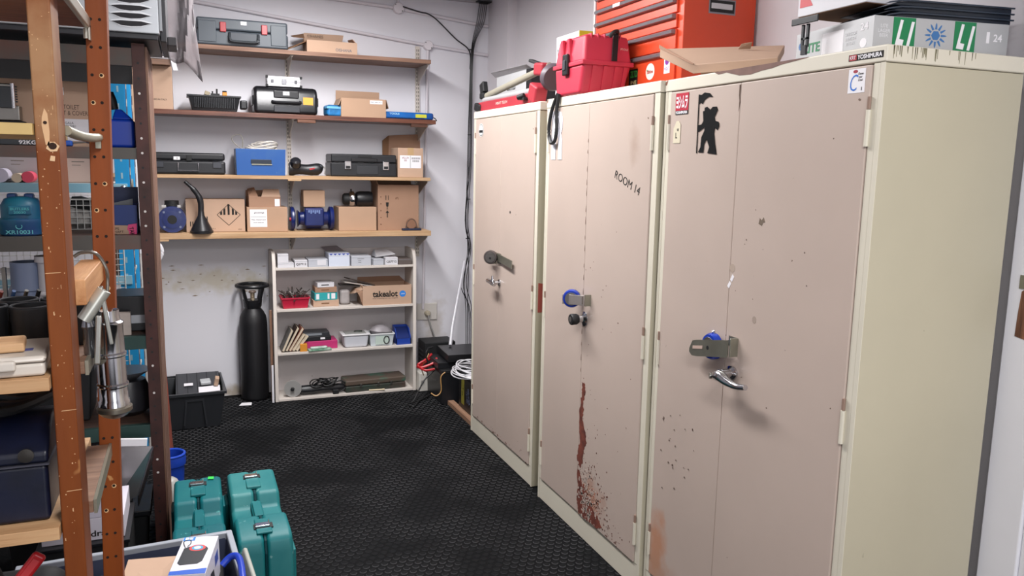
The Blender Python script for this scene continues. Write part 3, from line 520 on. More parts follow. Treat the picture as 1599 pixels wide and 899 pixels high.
t = thing('food_container', 'white plastic tub with a clear lid and a dark oval in it', 'container', (-.485, 5.16, b3)); obj('tub', G().taper(-.09, .082, 0, .13, 0, .082, .012), M('cfd2da', .35), t, bev=.014, seg=3); obj('lid', G().box(-.098, .09, -.006, .138, .0825, .092), M('dcdcde', .3), t, bev=.004); obj('lid_panel', G().box(-.075, .065, .012, .12, .0921, .095), M('8f918e', .3), t, bev=.002); obj('dark_oval', G().ring([(.03, 0), (.026, .008)], (.02, .07, .0951), (0, 0, 1), 16, 1, .6), M('3a3f3a', .5), t)
t = thing('food_container', 'pale tub printed with a black ring and stuffed with a grey bag', 'container', (-.315, 5.165, b3)); obj('tub', G().tray(-.085, .082, 0, .12, 0, .085, .003, .01), M('c2cbd0', .35), t, bev=.003); obj('rim', G().frame(-.089, .086, -.004, .124, .078, .086, .007), M('dcdfe0', .3), t)
obj('label', G().box(-.045, .045, -.0, .004, .012, .07), M('b9c9c0', .5), t); obj('black_ring', G().tube([(.03 + .018 * math.cos(a), .0, .04 + .026 * math.sin(a)) for a in [math.pi * k / 8 for k in range(16)]], .004, 6, True), BLACKM, t)
tag(obj('plastic_bag', G().ring([(.03, 0), (.06, .02), (.07, .045), (.05, .07), (.02, .085)], (0, 0, 0), (.1, 0, 1), 14, 1.15, .75), M('938e92', .4, 0, .3, 16, .9, bsc=18), None, loc=(-.315, 5.225, b3 + .05), sm=True), 'crumpled grey plastic bag bulging out of the printed tub', 'bag')
t = thing('parts_bin', 'blue open fronted parts bin at the right end of the third bookcase shelf', 'bin', (-.165, 5.17, b3)); BB = M('1d3f9a', .35)
obj('base', G().box(-.05, .05, 0, .13, 0, .004), BB, t); obj('front_lip', G().box(-.05, .05, 0, .004, .0045, .04), BB, t)
for x in (-.05, .046): obj('side', G().prism([(0.0, .0045), (0, .05), (.05, .105), (.13, .115), (.13, .0045)], (x, 0, 0), '+x', .004), BB, t)
obj('back', G().box(-.0455, .0455, .126, .13, .0045, .115), BB, t); obj('inner_ramp', G().slab([(-.045, .01, .04), (.045, .01, .04), (.045, .12, .1), (-.045, .12, .1)], .003), M('182a66', .5), t)
# row 4
b4 = bz[0]
t = thing('angle_grinder', 'black angle grinder with silver guard and wound cord on the bottom bookcase shelf', 'angle grinder', (-.92, 5.2, b4))
obj('motor_body', G().ring([(.024, 0), (.03, .03), (.032, .09), (.027, .15), (.026, .27), (.02, .3)], (.05, 0, .034), (1, 0, .0), 18), BLACKP, t, sm=True)
obj('gear_head', G().ring([(.02, -.02), (.03, 0), (.032, .04), (.03, .055)], (.0, .0, .036), (1, 0, 0), 16), M('a9a9ab', .3, .8), t, sm=True)
obj('guard', G().ring([(.055, 0), (.056, .016), (.02, .018), (.018, .03)], (.012, -.034, .056), (.25, 1, 0), 24), M('d0cfcc', .3, .6), t, sm=True); obj('spindle', G().ring([(.012, 0), (.012, -.018), (.005, -.02)], (.012, -.034, .056), (.25, 1, 0), 12), BLACKM, t, sm=True)
cg = G()
for k in range(9): cg.tube(smooth([(.17 + .012 * k + .045 * math.cos(a), -.01 + .03 * math.sin(a), .075 + .02 * math.sin(a * 1 + k) + .004 * (k % 3)) for a in [q * math.pi / 3 for q in range(6)]], 3, True), .0042, 6, True)
obj('cord', cg, RUBBER, t, sm=True); obj('plug', G().box(.27, .31, -.05, -.02, .0, .03), BLACKM, t, bev=.006); obj('cord_tail', G().tube(smooth([(.25, -.03, .06), (.32, -.03, .085), (.36, -.03, .05), (.33, -.035, .015), (.29, -.035, .01)], 5), .0045), RUBBER, t, sm=True)
t = thing('long_case', 'long battered green and brown metal case on the bottom bookcase shelf', 'case', (-.35, 5.165, b4), .05); obj('lower_shell', G().box(-.215, .2, 0, .15, 0, .042), M('23372f', .5, 0, 0, 8, .1, '4a3a33'), t, bev=.008); obj('upper_shell', G().box(-.217, .202, -.002, .152, .044, .082), M('56493f', .5, 0, 0, 8, .1, '2f6a58', .5, .7), t, bev=.01)
for x in (-.12, .0, .09): obj('latch', G().box(x, x + .014, -.006, 0, .03, .055), STEEL, t, bev=.001)
tag(obj('marker_pen', G().cyl((-.05, 0, 0), (.04, 0, 0), .005, 10).cyl((.04, 0, 0), (.055, 0, 0), .0065, 10), M('d9c9a8', .5), None, sm=True, loc=(-.36, 5.147, b4 + .007), rot=(0, 0, -.1)), 'cream pen lying before the long green case on the bottom shelf', 'pen')

# ================================================================ FLOOR ITEMS AT THE BACK
t = thing('gas_cylinder', 'tall black gas cylinder with a handle guard beside the white bookcase', 'gas cylinder', (-1.134, 5.28, .0025))
CY = M('0f0f13', .5, 0, .2, 6, .05, speck=('3a2a26', 7, .7))
obj('bottle', G().ring([(.08, 0), (.086, .008), (.087, .02), (.087, .5), (.082, .545), (.066, .58), (.046, .605), (.04, .62)], seg=32), CY, t, sm=True)
obj('neck_collar', G().ring([(.052, 0), (.056, .01), (.06, .05)], (0, 0, .605), (0, 0, 1), 24), BLACKP, t, sm=True)
for k in range(4):
    a = R(45 + 90 * k); c_, s_ = math.cos(a), math.sin(a); obj('guard_arm', G().tube([(.055 * c_, .055 * s_, .64), (.07 * c_, .07 * s_, .69), (.088 * c_, .088 * s_, .745)], .011, 8), BLACKP, t, sm=True)
obj('guard_ring', G().tube([(.096 * math.cos(q), .096 * math.sin(q), .748) for q in [math.pi * k / 14 for k in range(28)]], .0115, 8, True), BLACKP, t, sm=True)
v = obj('valve', G().cyl((0, 0, .62), (0, 0, .70), .014, 12).cyl((0, -.045, .665), (0, .02, .665), .009, 10), M('b0a18a', .35, .7), t, sm=True); obj('valve_wheel', G().ring([(.022, 0), (.024, .006), (.02, .014)], (0, 0, .70), (0, 0, 1), 12), M('6a5a50', .5), v, sm=True)
cw = tag(obj('wooden_rod', G().tube([(-1.0345, 5.16, .012), (-1.0335, 5.18, .6)], .009, 8), wood('9c7a64', '6b4c3c', 'z'), sm=True), 'thin brown rod leaning beside the bookcase side', 'rod')
tag(obj('white_rod', G().box(-1.041, -1.028, 5.128, 5.136, .004, .25), WHITE, bev=.001), 'short white strip standing against the left side of the bookcase', 'strip')
tag(obj('paper_scrap', G().slab([(-1.245, 5.13, .004), (-1.17, 5.12, .0045), (-1.165, 5.16, .01), (-1.225, 5.175, .008)], .0008), PAPER), 'crumpled white paper scrap on the floor before the gas cylinder', 'paper')
t = thing('storage_tub', 'black plastic storage tub on the floor at the back wall beside the rack', 'tub', (-1.503, 4.74, .0025), R(2))
TB = M('26282c', .35, 0, .12, 6)
g = G().add([(-.135, .02, 0), (.135, .02, 0), (.135, .4, 0), (-.135, .4, 0), (-.165, 0, .205), (.165, 0, .205), (.165, .43, .205), (-.165, .43, .205),
             (-.132, .024, .004), (.132, .024, .004), (.132, .396, .004), (-.132, .396, .004), (-.161, .004, .205), (.161, .004, .205), (.161, .426, .205), (-.161, .426, .205)],
            [(3, 2, 1, 0), (8, 9, 10, 11)] + [f for a in range(4) for b in [(a + 1) % 4] for f in ((a, b, b + 4, a + 4), (b + 8, a + 8, a + 12, b + 12), (a + 4, b + 4, b + 12, a + 12))])
obj('tub', g, TB, t, bev=.002); obj('rim', G().frame(-.175, .175, -.01, .44, .198, .216, .012), TB, t, bev=.002)
obj('front_rib', G().prism([(-.065, -.07), (-.055, -.07), (-.04, .07), (.04, .07), (.055, -.07), (.065, -.07), (.05, .08), (-.05, .08)], (0, .004, .095), '-y', .006), TB, t)
ld = obj('lid', G().slab([(-.1, .05, .165), (.14, .05, .165), (.16, .425, .228), (-.09, .425, .228)], .006), M('2e3035', .4), t, bev=.002)
for k in range(5): obj('lid_groove', G().slab([(-.09 + .055 * k, .06, .1672), (-.086 + .055 * k, .06, .1672), (-.082 + .057 * k, .42, .2285), (-.086 + .057 * k, .42, .2285)], -.0006), BLACKM, ld)
t2 = thing('paper_stack', 'white papers and small packets lying on the lid in the black storage tub', 'papers', (-1.5, 4.76, .005)); obj('sheet', G().slab([(.02, .09, .18), (.14, .1, .182), (.14, .18, .194), (.02, .17, .193)], -.002), PAPER, t2); obj('packet', G().box(.03, .09, .19, .25, .2, .222, (.16, 0, .1)), M('b0b3b5', .3, 0, 0, 30, .3), t2, bev=.006); obj('packet', G().box(.11, .135, .15, .19, .2, .25, (.2, .2, 0)), M('b89a82', .5), t2, bev=.004)
obj('note', G().slab([(-.06, .2, .199), (-.01, .2, .199), (-.01, .235, .205), (-.06, .235, .205)], -.0015), PAPER, t2)
# batteries and equipment in the corner
def battery(label, loc, rz, lab):
    t = thing('battery', label, 'battery', loc, rz); obj('case', G().box(0, .17, 0, .33, 0, .2), BLACKP, t, bev=.004); obj('lid', G().box(-.003, .173, -.003, .333, .2005, .225), BLACKM, t, bev=.004)
    if lab:
        obj('label', G().box(-.0008, 0, .22, .275, .03, .19), M('a8a23c', .5), t); text('lettering', '6/7', t, (-.0009, .247, .11), .03, .05, '-x', INK); text('lettering', 'DELKOR\n12-100', t, (-.0004, .15, .1), .1, .06, '-x', M('7f8db0', .6), roll=-1.3)
    return t
battery('large black battery with yellow and blue printed side nearest the first cabinet', (.055, 4.3, .03), R(0), True)
battery('black battery standing under the flat black recorder box in the corner', (-.02, 4.76, .003), R(0), False)
tag(obj('wooden_plank', G().box(.02, .06, 4.285, 4.75, .0025, .028), wood('a5826a', '7c5a46', 'y')), 'brown wooden plank on the floor edge under the batteries', 'plank')
tag(obj('wooden_plank', G().box(.0605, .3, 4.28, 4.65, .0025, .029), wood('8a6a54', '5c4434', 'y')), 'wide board lying under the nearest battery', 'plank')
t = thing('router_box', 'flat black electronic box lying above the back battery under the recorder', 'electronics', (-.03, 4.8, .2285)); obj('body', G().box(0, .22, 0, .26, 0, .04), BLACKP, t, bev=.003); obj('front_panel', G().box(-.001, .0, .01, .25, .006, .034), M('2c2e33', .3), t)
t = thing('inverter', 'black inverter block behind the batteries against the wall', 'electronics', (-.03, 5.12, .0025)); obj('body', G().box(0, .22, 0, .18, 0, .33), BLACKM, t, bev=.006); obj('grille', (lambda q: [q.box(-.0015, 0, .03, .15, .05 + .03 * k, .06 + .03 * k) for k in range(8)] and q)(G()), M('303136', .4), t)
t = thing('recorder', 'flat black recorder with a small silver mark on top of the corner electronics', 'electronics', (.03, 4.78, .269), R(-3)); obj('body', G().box(0, .24, 0, .3, .004, .052), M('1a1a1d', .3), t, bev=.003); obj('foot', G().box(.02, .04, .02, .04, 0, .004).box(.2, .22, .02, .04, 0, .004).box(.02, .04, .26, .28, 0, .004).box(.2, .22, .26, .28, 0, .004), BLACKM, t); obj('badge', G().box(.06, .1, -.0008, 0, .014, .018), STEEL, t)
t = thing('adaptor', 'small white power adaptor block on the floor beside the bookcase', 'adaptor', (-.075, 5.09, .0025)); obj('body', G().taper(0, .055, 0, .2, 0, .13, -.008), M('cbc7bf', .5), t, bev=.008); obj('rocker', G().box(.01, .03, -.009, -.004, .06, .08), M('9a9690', .5), t)
cable('thick red cable looping in front of the electronics', [(-.03, 5.0, .25), (-.09, 4.95, .235), (-.13, 4.94, .22), (-.1, 4.93, .215), (-.03, 4.92, .24), (.0, 4.93, .27)], .009, M('c4262e', .4))
cable('second red cable below the first in front of the electronics', [(-.025, 4.97, .29), (-.08, 4.94, .26), (-.13, 4.93, .232), (-.09, 4.91, .2), (-.03, 4.88, .21)], .008, M('b8222a', .4))
cable('tan cable hanging over the black battery', [(.0, 4.745, .22), (-.03, 4.74, .19), (-.028, 4.74, .1), (-.06, 4.74, .07), (-.09, 4.76, .085)], .004, M('b58a52', .5))
cable('second tan cable crossing the red cables', [(-.05, 4.95, .3), (-.075, 4.94, .26), (-.1, 4.95, .21), (-.08, 4.97, .15)], .0035, M('b58a52', .5))
cable('black lead curling out over the floor from the electronics', [(-.02, 4.9, .2), (-.1, 4.88, .14), (-.18, 4.85, .02), (-.23, 4.82, .008), (-.2, 4.76, .007), (-.14, 4.86, .007), (-.05, 4.95, .008)], .005, RUBBER)
cable('black lead dangling from the bundle beside the red cables', [(-.01, 5.0, .33), (-.06, 4.95, .33), (-.07, 4.94, .27), (-.03, 4.93, .22), (.0, 4.93, .24)], .006, RUBBER)
wc = thing('cable_coil', 'large coil of white cable lying on top of the nearest battery', 'cable', (.08, 4.47, .262)); CW = M('d9d8dc', .4)
for k in range(8):
    ra, rb = .15 - .008 * k, .11 - .004 * k
    obj('loop', G().tube(smooth([(ra * .75 * math.cos(a) + .006 * math.sin(5 * k), rb * 1.5 * math.sin(a) + .01 * math.cos(3 * k), .004 + .008 * k + .015 * math.sin(a + k) ** 2) for a in [q * math.pi / 5 for q in range(10)]], 4, True), .0038, 6, True), CW, wc, sm=True)
tag(obj('white_tile', G().box(.05, .2, 4.31, 4.5, .2555, .261), PAPER), 'white card lying under the white cable coil', 'card')
tag(obj('white_pole', G().tube([(.12, 5.02, .33), (.16, 5.1, .44), (.325, 5.345, .86)], .012, 12), M('c9c9cf', .3, .2), sm=True), 'thin white pole leaning against the wall beside the cable bundle', 'pole')

# ================================================================ CABINETS
HC = 1.83; DC = .457
def hinge(p, y, z, s, m=CREAM):
    h = obj('hinge', G().cyl((-.006, y, z), (-.006, y, z + .085), .0058, 10), m, p, sm=True); obj('hinge_pin', G().cyl((-.006, y, z + .086), (-.006, y, z + .115), .0045, 8), M('8d7466', .5), h); return h
def cabinet(label, y0, y1, seam, xo=0):
    wd = y1 - y0; t = thing('steel_cabinet', label, 'cabinet', (xo, y0, .0026), 0, 'steel cabinets along the right wall')
    obj('side_panel', G().box(.0, DC, 0, .012, 0, HC - .04), M('bdb6a0', .42, 0, .1, 1.5, .03, speck=('6f6752', 22, .76)), t, bev=.002); obj('side_panel', G().box(.0, DC, wd - .012, wd, 0, HC - .04), M('bdb6a0', .42, 0, .1, 1.5, .03), t, bev=.002)
    obj('back_panel', G().box(DC - .004, DC - .001, .0125, wd - .0125, .01, HC - .05), M('9c9680', .5), t); obj('floor_panel', G().box(.03, DC - .005, .0125, wd - .0125, .07, .09), CREAM, t)
    obj('top_cap', G().box(-.004, DC + .002, -.004, wd + .004, HC - .039, HC), M('d8d2c2', .42, 0, .05, 3, .04, speck=('7a4a38', 9, .7)), t, bev=.004)
    obj('plinth', G().box(.0, .02, .0125, wd - .0125, 0, .098), CREAM, t, bev=.002)
    for a, b in ((.0126, .034), (wd - .034, wd - .0126)): obj('stile', G().box(-.0015, .02, a, b, .0985, HC - .0395), CREAM, t, bev=.002)
    obj('stile_face', G().box(-.002, -.0002, -.0005, .0125, 0, HC - .0395), CREAM, t); obj('stile_face', G().box(-.002, -.0002, wd - .0125, wd + .0005, 0, HC - .0395), CREAM, t)
    s_ = seam - y0
    dl = obj('door', G().box(-.005, .016, s_ + .0008, wd - .036, .1, HC - .042), DOOR, t, bev=.003); dr = obj('door', G().box(-.006, .016, .036, s_ - .0008, .1, HC - .042), DOOR, t, bev=.003)
    for zz in (.17, .87, 1.6):
        hinge(dr, .034, zz, 1); hinge(dl, wd - .034, zz, -1)
    return t, dl, dr
c3, c3l, c3r = cabinet('nearest beige and cream steel cabinet with the black bear silhouette', 1.3723, 2.287, 1.887, .0)
DR3 = M('bdaca1', .4, 0, .07, 2.2, .03, speck=('6b5548', 26, .745), stains=(((0, 2.21 - 1.3723, .2), (.1, .09, .2), 'b9805f', .8), ((0, 2.2 - 1.3723, .12), (.1, .16, .1), 'b08a74', .5)))
c3l.data.materials[0] = DR3
c2, c2l, c2r = cabinet('middle beige steel cabinet with the white letter R and rusty door edge', 2.2985, 3.213, 2.803, -.014)
c1, c1l, c1r = cabinet('farthest beige steel cabinet, with the round badge, nearest the back wall', 3.3245, 4.2273, 3.80, .0)
# world -> cabinet-local helper for door fittings
def L3(y, z): return (-.0062, y - 1.3723, z - .0026)
def L2(y, z): return (-.0062, y - 2.2985, z - .0026)
def L1(y, z): return (-.0062, y - 3.3245, z - .0026)
# --- fittings, cabinet 3
def roundlock(p, c, r, m, d=(-1, 0, 0)):
    c = Vector(c); d = Vector(d).normalized(); l = obj('round_padlock', G().ring([(r * .9, -.002), (r, 0), (r, .014), (r * .9, .022), (r * .6, .023)], c, d, 30), m, p, sm=True)
    obj('lock_face', G().ring([(r * .72, 0), (r * .7, .002)], c + d * .0232, d, 24), STEEL, l, sm=True); obj('keyhole', G().ring([(r * .18, 0), (r * .16, .001)], c + d * .0253 + Vector((0, 0, -.004)), d, 10), BLACKM, l); return l
LB = M('1f3fae', .25, .3)
c = (-.012, 1.93 - 1.3723, 1.005); roundlock(c3l, c, .041, LB)
h = obj('hasp', G().prism([(a, b + a * .2) for a, b in [(-.085, -.0), (-.07, .024), (-.05, .026), (.105, .026), (.105, -.026), (-.05, -.026), (-.07, -.024), (-.085, -.012)]], L3(1.94, 1.0), '-x', .004), GALV, c3r); h.location = (-.028, 0, 0)
obj('hasp_slot', G().prism([(a, b + a * .2) for a, b in rect(.05, .01)], Vector(L3(1.98, .995)) + Vector((-.033, 0, 0)), '-x', .0006), M('b9a195', .6), c3r)
obj('hasp_leg', G().box(-.034, -.006, 1.826 - 1.3723, 1.831 - 1.3723, .995, 1.05), GALV, c3r, bev=.001); obj('hasp_hinge', G().box(-.036, -.031, 1.838 - 1.3723, 1.85 - 1.3723, .998, 1.035), M('6d6c62', .4, .8), c3r)
obj('hasp_back_plate', G().box(-.0075, -.006, 1.83 - 1.3723, 1.87 - 1.3723, 1.02, 1.05), GALV, c3r); obj('staple', G().cyl(Vector(L3(1.93, 1.03)) , Vector(L3(1.93, 1.055)) + Vector((-.015, 0, 0)), .005, 8), CHROME, c3r, sm=True)
hd = obj('handle', G().ring([(.02, 0), (.02, .006), (.012, .012), (.012, .04)], L3(1.845, .945), (-1, 0, 0), 20, 1, 1.3), CHROME, c3r, sm=True)
yy, zz = 1.862 - 1.3723, .925
obj('handle_lever', G().tube(smooth([(-.05, yy + .006, zz + .004), (-.054, yy - .02, zz + .012), (-.054, yy - .05, zz + .004), (-.05, yy - .09, zz - .002), (-.05, yy - .135, zz + .006)], 5), [.011, .014, .016, .017, .0175, .018, .018, .017, .016, .015, .014, .013, .012, .011, .0105, .01, .0095, .0093, .009, .0088, .0085], 14), CHROME, hd, sm=True); obj('handle_key', G().cyl((-.055, yy + .012, zz + .004), (-.064, yy + .016, zz + .004), .009, 12), STEEL, hd, sm=True)
# stickers, cabinet 3
s_ = sticker('sticker', L3(2.182, 1.75), .072, .067, '-x', M('b32038', .4), c3l, 'red sticker with white Japanese lettering')
text('lettering', 'ヨシムラ', s_, Vector(L3(2.182, 1.755)) + Vector((-.0006, 0, 0)), .063, .042, '-x', PAPER, bold=.035)
sticker('sticker_band', L3(2.182, 1.7225), .072, .012, '-x', INK, c3l, t=.0008); text('lettering', 'YOSHIMURA', c3l, Vector(L3(2.182, 1.7225)) + Vector((-.0009, 0, 0)), .068, .009, '-x', PAPER, bold=.03)
s_ = sticker('tag_sticker', L3(2.204, 1.66), 0, 0, '-x', M('cfc6ad', .6), c3l, 'cream tag shaped sticker', pts=[(-.02, -.035), (.02, -.035), (.02, .024), (.01, .036), (-.004, .036), (-.02, .012)])
text('lettering', 'L', s_, Vector(L3(2.206, 1.65)) + Vector((-.0006, 0, 0)), .008, .018, '-x', INK, bold=.02); text('lettering', 'u', s_, Vector(L3(2.198, 1.668)) + Vector((-.0006, 0, 0)), .008, .008, '-x', INK, bold=.02)
bear = [(-.05, -.085), (-.022, -.086), (-.02, -.06), (-.008, -.045), (.008, -.07), (.0, -.088), (.046, -.092), (.036, -.06), (.028, -.03), (.03, -.012), (.044, -.02), (.052, -.008), (.048, .004), (.03, .008), (.026, .02), (.04, .04), (.034, .05), (.014, .05), (.004, .042), (-.014, .052), (-.026, .05), (-.026, .04), (-.034, .04), (-.03, .01), (-.038, .0), (-.058, -.002), (-.06, -.02), (-.052, -.022), (-.02, -.008), (-.022, -.02), (-.036, -.04), (-.038, -.07)]
s_ = sticker('bear_silhouette', L3(2.03, 1.68), 0, 0, '-x', M('0a0a0c', .75, spec=.15), c3l, 'black silhouette sticker of a standing bear', pts=bear, t=.0012)
obj('flag_pole', G().prism([(-.0592, -.088), (-.056, -.088), (-.058, .092), (-.0612, .092)], L3(2.03, 1.68), '-x', .0014), M('0a0a0c', .75, spec=.15), s_); obj('flag', G().prism([(-.06, .06), (-.05, .068), (-.04, .062), (-.03, .074), (-.01, .082), (.012, .08), (-.004, .092), (-.03, .096), (-.045, .09), (-.06, .092)], L3(2.03, 1.68), '-x', .0013), M('0a0a0c', .75, spec=.15), s_)
s_ = sticker('sticker', L3(1.45, 1.757), .052, .056, '-x', PAPER, c3r, 'white square sticker with a blue letter C'); text('lettering', 'C', s_, Vector(L3(1.457, 1.753)) + Vector((-.0006, 0, 0)), .024, .038, '-x', M('2a6fc9', .5), shear=.2, bold=-.01)
text('lettering', 'Choose\nyour\nCreed', s_, Vector(L3(1.438, 1.766)) + Vector((-.0006, 0, 0)), .016, .02, '-x', INK, shear=.3); text('lettering', '1', s_, Vector(L3(1.433, 1.738)) + Vector((-.0006, 0, 0)), .002, .008, '-x', INK); sticker('red_oval', Vector(L3(1.455, 1.779)) + Vector((-.0006, 0, 0)), 0, 0, '-x', M('9c2038', .5), c3r, pts=disc(.004, 14, 1.8), t=.0003)
p = (-.0042, 1.43 - 1.3723, 1.812 - .0026); s_ = sticker('sticker', p, .105, .015, '-x', INK, c3, 'black strip sticker with white lettering'); text('lettering', 'YOSHIMURA', s_, (p[0] - .0005, p[1] - .012, p[2]), .074, .0105, '-x', PAPER, bold=.03); obj('red_block', G().prism(rect(.022, .0125), (p[0] - .0005, p[1] + .039, p[2]), '-x', .0004), M('b02a34', .5), s_); text('lettering', 'KRT', s_, (p[0] - .001, p[1] + .039, p[2]), .018, .008, '-x', PAPER)
for (y, z, a) in ((1.758, 1.4, .5), ): obj('tape_scrap', G().prism([(-.012, -.006), (.002, -.011), (.006, -.002), (.014, .0), (.008, .013), (.0, .004), (-.008, .01)], L3(y, z), '-x', .0006), M('6e6052', .8), c3r)
for (y, z) in ((1.885, 1.205), (1.873, 1.226)): obj('paper_scrap', G().prism([(-.009, -.006), (0, -.012), (.009, .004), (.001, .011)], L3(y, z), '-x', .0006), PAPER, c3r)
obj('tape_ring', G().prism(disc(.011, 9, .8), L3(1.762, 1.12), '-x', .0004), M('a09084', .8), c3r); obj('glue_stain', G().prism(disc(.013, 10, 1), L3(1.875, 1.255), '-x', .0003), M('ab9a8c', .8), c3r)
sc_ = G()
for k in range(24): a = k / 23; y = 1.80 - .3 * a; z = .6 + .16 * a ** 1.2 - .12 * a * (1 - a); sc_.prism([(-.006, -.0006), (.006, -.0006), (.006, .0006), (-.006, .0006)], L3(y, z + (.03 if k > 21 else 0)), '-x', .0003)
chip = G(); random.seed(11)
def chips(g, P, cy, cz, sy, sz, n, r0, r1, lim=None):
    k = 0
    while k < n:
        y, z = random.gauss(cy, sy), random.gauss(cz, sz); k += 1
        if lim and not lim(y, z): continue
        r = random.uniform(r0, r1); q = []
        for j in range(6): a = j * math.pi / 3; rr = r * random.uniform(.5, 1.3); q.append((rr * math.cos(a), rr * math.sin(a)))
        g.prism(q, P(y, z), '-x', .0004)
chips(chip, L3, 1.85, 1.2, .22, .35, 26, .001, .0025, lambda y, z: 1.42 < y < 1.87 and .1 < z < 1.75); chips(chip, L3, 2.14, .62, .08, .08, 22, .0015, .004, lambda y, z: y < 2.24)
obj('paint_chip', chip, M('4d3a30', .9), c3r, kind='stuff')
ck = G().prism([(0, 0), (.006, 0), (.004, -.03), (.007, -.05), (.002, -.075), (.003, -.045), (0, -.03)], L3(1.892, 1.785), '-x', .0006); obj('paint_crack', ck, M('4b3428', .9), c3l)
# worn bare steel on the top cap front edge
g = G().prism([(-.32, .02), (-.3, .012), (-.26, .014), (-.2, .0), (-.15, -.002), (-.1, .004), (-.06, .006), (-.02, .012), (.04, .016), (.08, .0195), (.08, .0202), (-.32, .0202)], (-.0042, 1.70 - 1.3723, HC - .0208), '-x', .0005); obj('bare_patch', g, M('7a5a50', .7, 0, .3, 20), c3)
g = G()
for k in range(34): x = .015 + .3 * random.random() ** 1.7; a = random.uniform(.008, .03); g.prism([(-.0012, 0), (.0012, 0), (.0006, -a), (-.0006, -a)], (x, -.0042, HC - .002), '-y', .0003)
obj('drip_stain', g, M('7d785f', .7), c3, kind='stuff')
# --- cabinet 2
c = (-.04, 2.837 - 2.2985, 1.01); roundlock(c2l, c, .037, LB, (-.55, -.83, 0))
h = obj('hasp', G().slab([(-.07, 2.86 - 2.2985, .985), (-.07, 2.86 - 2.2985, 1.025), (-.034, 2.74 - 2.2985, 1.035), (-.034, 2.74 - 2.2985, .995)], .004), M('b9b2ae', .35, .7), c2r, bev=.001); obj('hasp_leg', G().box(-.033, -.006, 2.735 - 2.2985, 2.74 - 2.2985, .992, 1.038), GALV, c2r); obj('hasp_hinge', G().box(-.0405, -.034, 2.742 - 2.2985, 2.755 - 2.2985, 1.0, 1.03), M('5d5048', .5), c2r); obj('staple', G().cyl(L2(2.84, 1.03), Vector(L2(2.84, 1.045)) + Vector((-.02, 0, 0)), .004, 8), GALV, c2r)
k_ = obj('door_knob', G().ring([(.03, 0), (.03, .004), (.02, .008), (.014, .012), (.014, .03)], L2(2.785, .935), (-1, 0, 0), 22), CHROME, c2r, sm=True); obj('knob_grip', G().ring([(.018, 0), (.022, .008), (.023, .03), (.02, .034)], Vector(L2(2.785, .935)) + Vector((-.03, 0, 0)), (-1, 0, 0), 20), BLACKM, k_, sm=True); obj('knob_face', G().ring([(.012, 0), (.01, .001)], Vector(L2(2.785, .935)) + Vector((-.0645, 0, 0)), (-1, 0, 0), 16), STEEL, k_)
# big white R, built as a narrow tall letter
for nm, q in (('letter_r', [(-.055, -.1), (-.02, -.1), (-.008, -.005), (-.008, .0), (.006, -.002), (.014, -.03), (.014, -.1), (.05, -.1), (.05, -.02), (.04, .008), (.05, .03), (.05, .075), (.036, .097), (.01, .104), (-.055, .1)]),):
    s_ = sticker(nm, L2(3.095, 1.672), 0, 0, '-x', M('e9e8f2', .5), c2l, 'large white letter R sticker', pts=[(-.055, -.1), (-.013, -.1), (-.013, .0), (.008, .0), (.013, -.02), (.013, -.1), (.05, -.1), (.05, -.015), (.038, .01), (.05, .03), (.05, .075), (.036, .097), (.01, .104), (-.055, .104)], t=.0008)
    obj('letter_counter', G().prism([(-.012, .03), (.006, .03), (.011, .04), (.011, .07), (.006, .078), (-.012, .078)], Vector(L2(3.095, 1.672)) + Vector((-.0008, 0, 0)), '-x', .0002), DOOR, s_)
text('handwriting', 'ROOM 14', c2r, L2(2.487, 1.49), .19, .03, '-x', INK, roll=-.32)
def rk(pts, k):                                       # widened and torn outline
    out = []; pts = [(a * k, b) for a, b in pts]
    for i, (a, b) in enumerate(pts):
        c, d = pts[(i + 1) % len(pts)]
        for q in range(5): t_ = q / 5; out.append((a + (c - a) * t_ + (random.uniform(-.005, .005) if q else 0), b + (d - b) * t_ + (random.uniform(-.004, .004) if q else 0)))
    return out
rust = G().prism(rk([(-.004, .2), (.008, .2), (.012, .17), (.008, .14), (.004, .12), (.006, .08), (.002, .05), (.008, .03), (.018, -.01), (.02, -.05), (.012, -.08), (.01, -.14), (.002, -.165), (-.008, -.16), (-.014, -.13), (-.01, -.09), (-.004, -.05), (-.008, 0), (-.01, .06), (-.006, .12), (-.002, .16)], 2.2), L2(2.78, .47), '-x', .0007)
rust.prism(rk([(-.012, .12), (.0, .1), (.01, .07), (.03, .05), (.05, .02), (.07, -.01), (.1, -.03), (.12, -.06), (.1, -.078), (.03, -.082), (-.0, -.08), (-.006, -.05), (-.012, -.02), (-.006, .03), (-.014, .08)], 1.7), L2(2.782, .187), '-x', .0006)
obj('rust_patch', rust, RUST, c2r)['label'] = 'brown rust streak where the paint has flaked'
cp = G(); chips(cp, L2, 2.72, .2, .05, .06, 160, .003, .009, lambda y, z: .105 < z < .34 and 2.45 < y < 2.8)
obj('paint_remnant', (lambda q: [q.add([(x - .0004, y, z) for x, y, z in cp.v], cp.f)] and q)(G()), DOOR, c2r, kind='stuff')
chip = G(); chips(chip, L2, 2.7, .2, .09, .09, 300, .0015, .005, lambda y, z: .11 < z < .5 and y < 2.79); chips(chip, L2, 2.62, .13, .12, .03, 120, .0015, .005, lambda y, z: .105 < z < .5 and 2.36 < y < 2.79); chips(chip, L2, 2.7, .5, .12, .35, 60, .001, .003, lambda y, z: .1 < z < 1.6 and 2.34 < y < 2.8)
obj('paint_chip', chip, M('5c3226', .9), c2r, kind='stuff')
chip = G(); chips(chip, L2, 2.72, .17, .055, .04, 90, .003, .008, lambda y, z: .105 < z < .3 and 2.4 < y < 2.79); obj('rust_fleck', chip, M('a5705c', .8), c2r, kind='stuff')
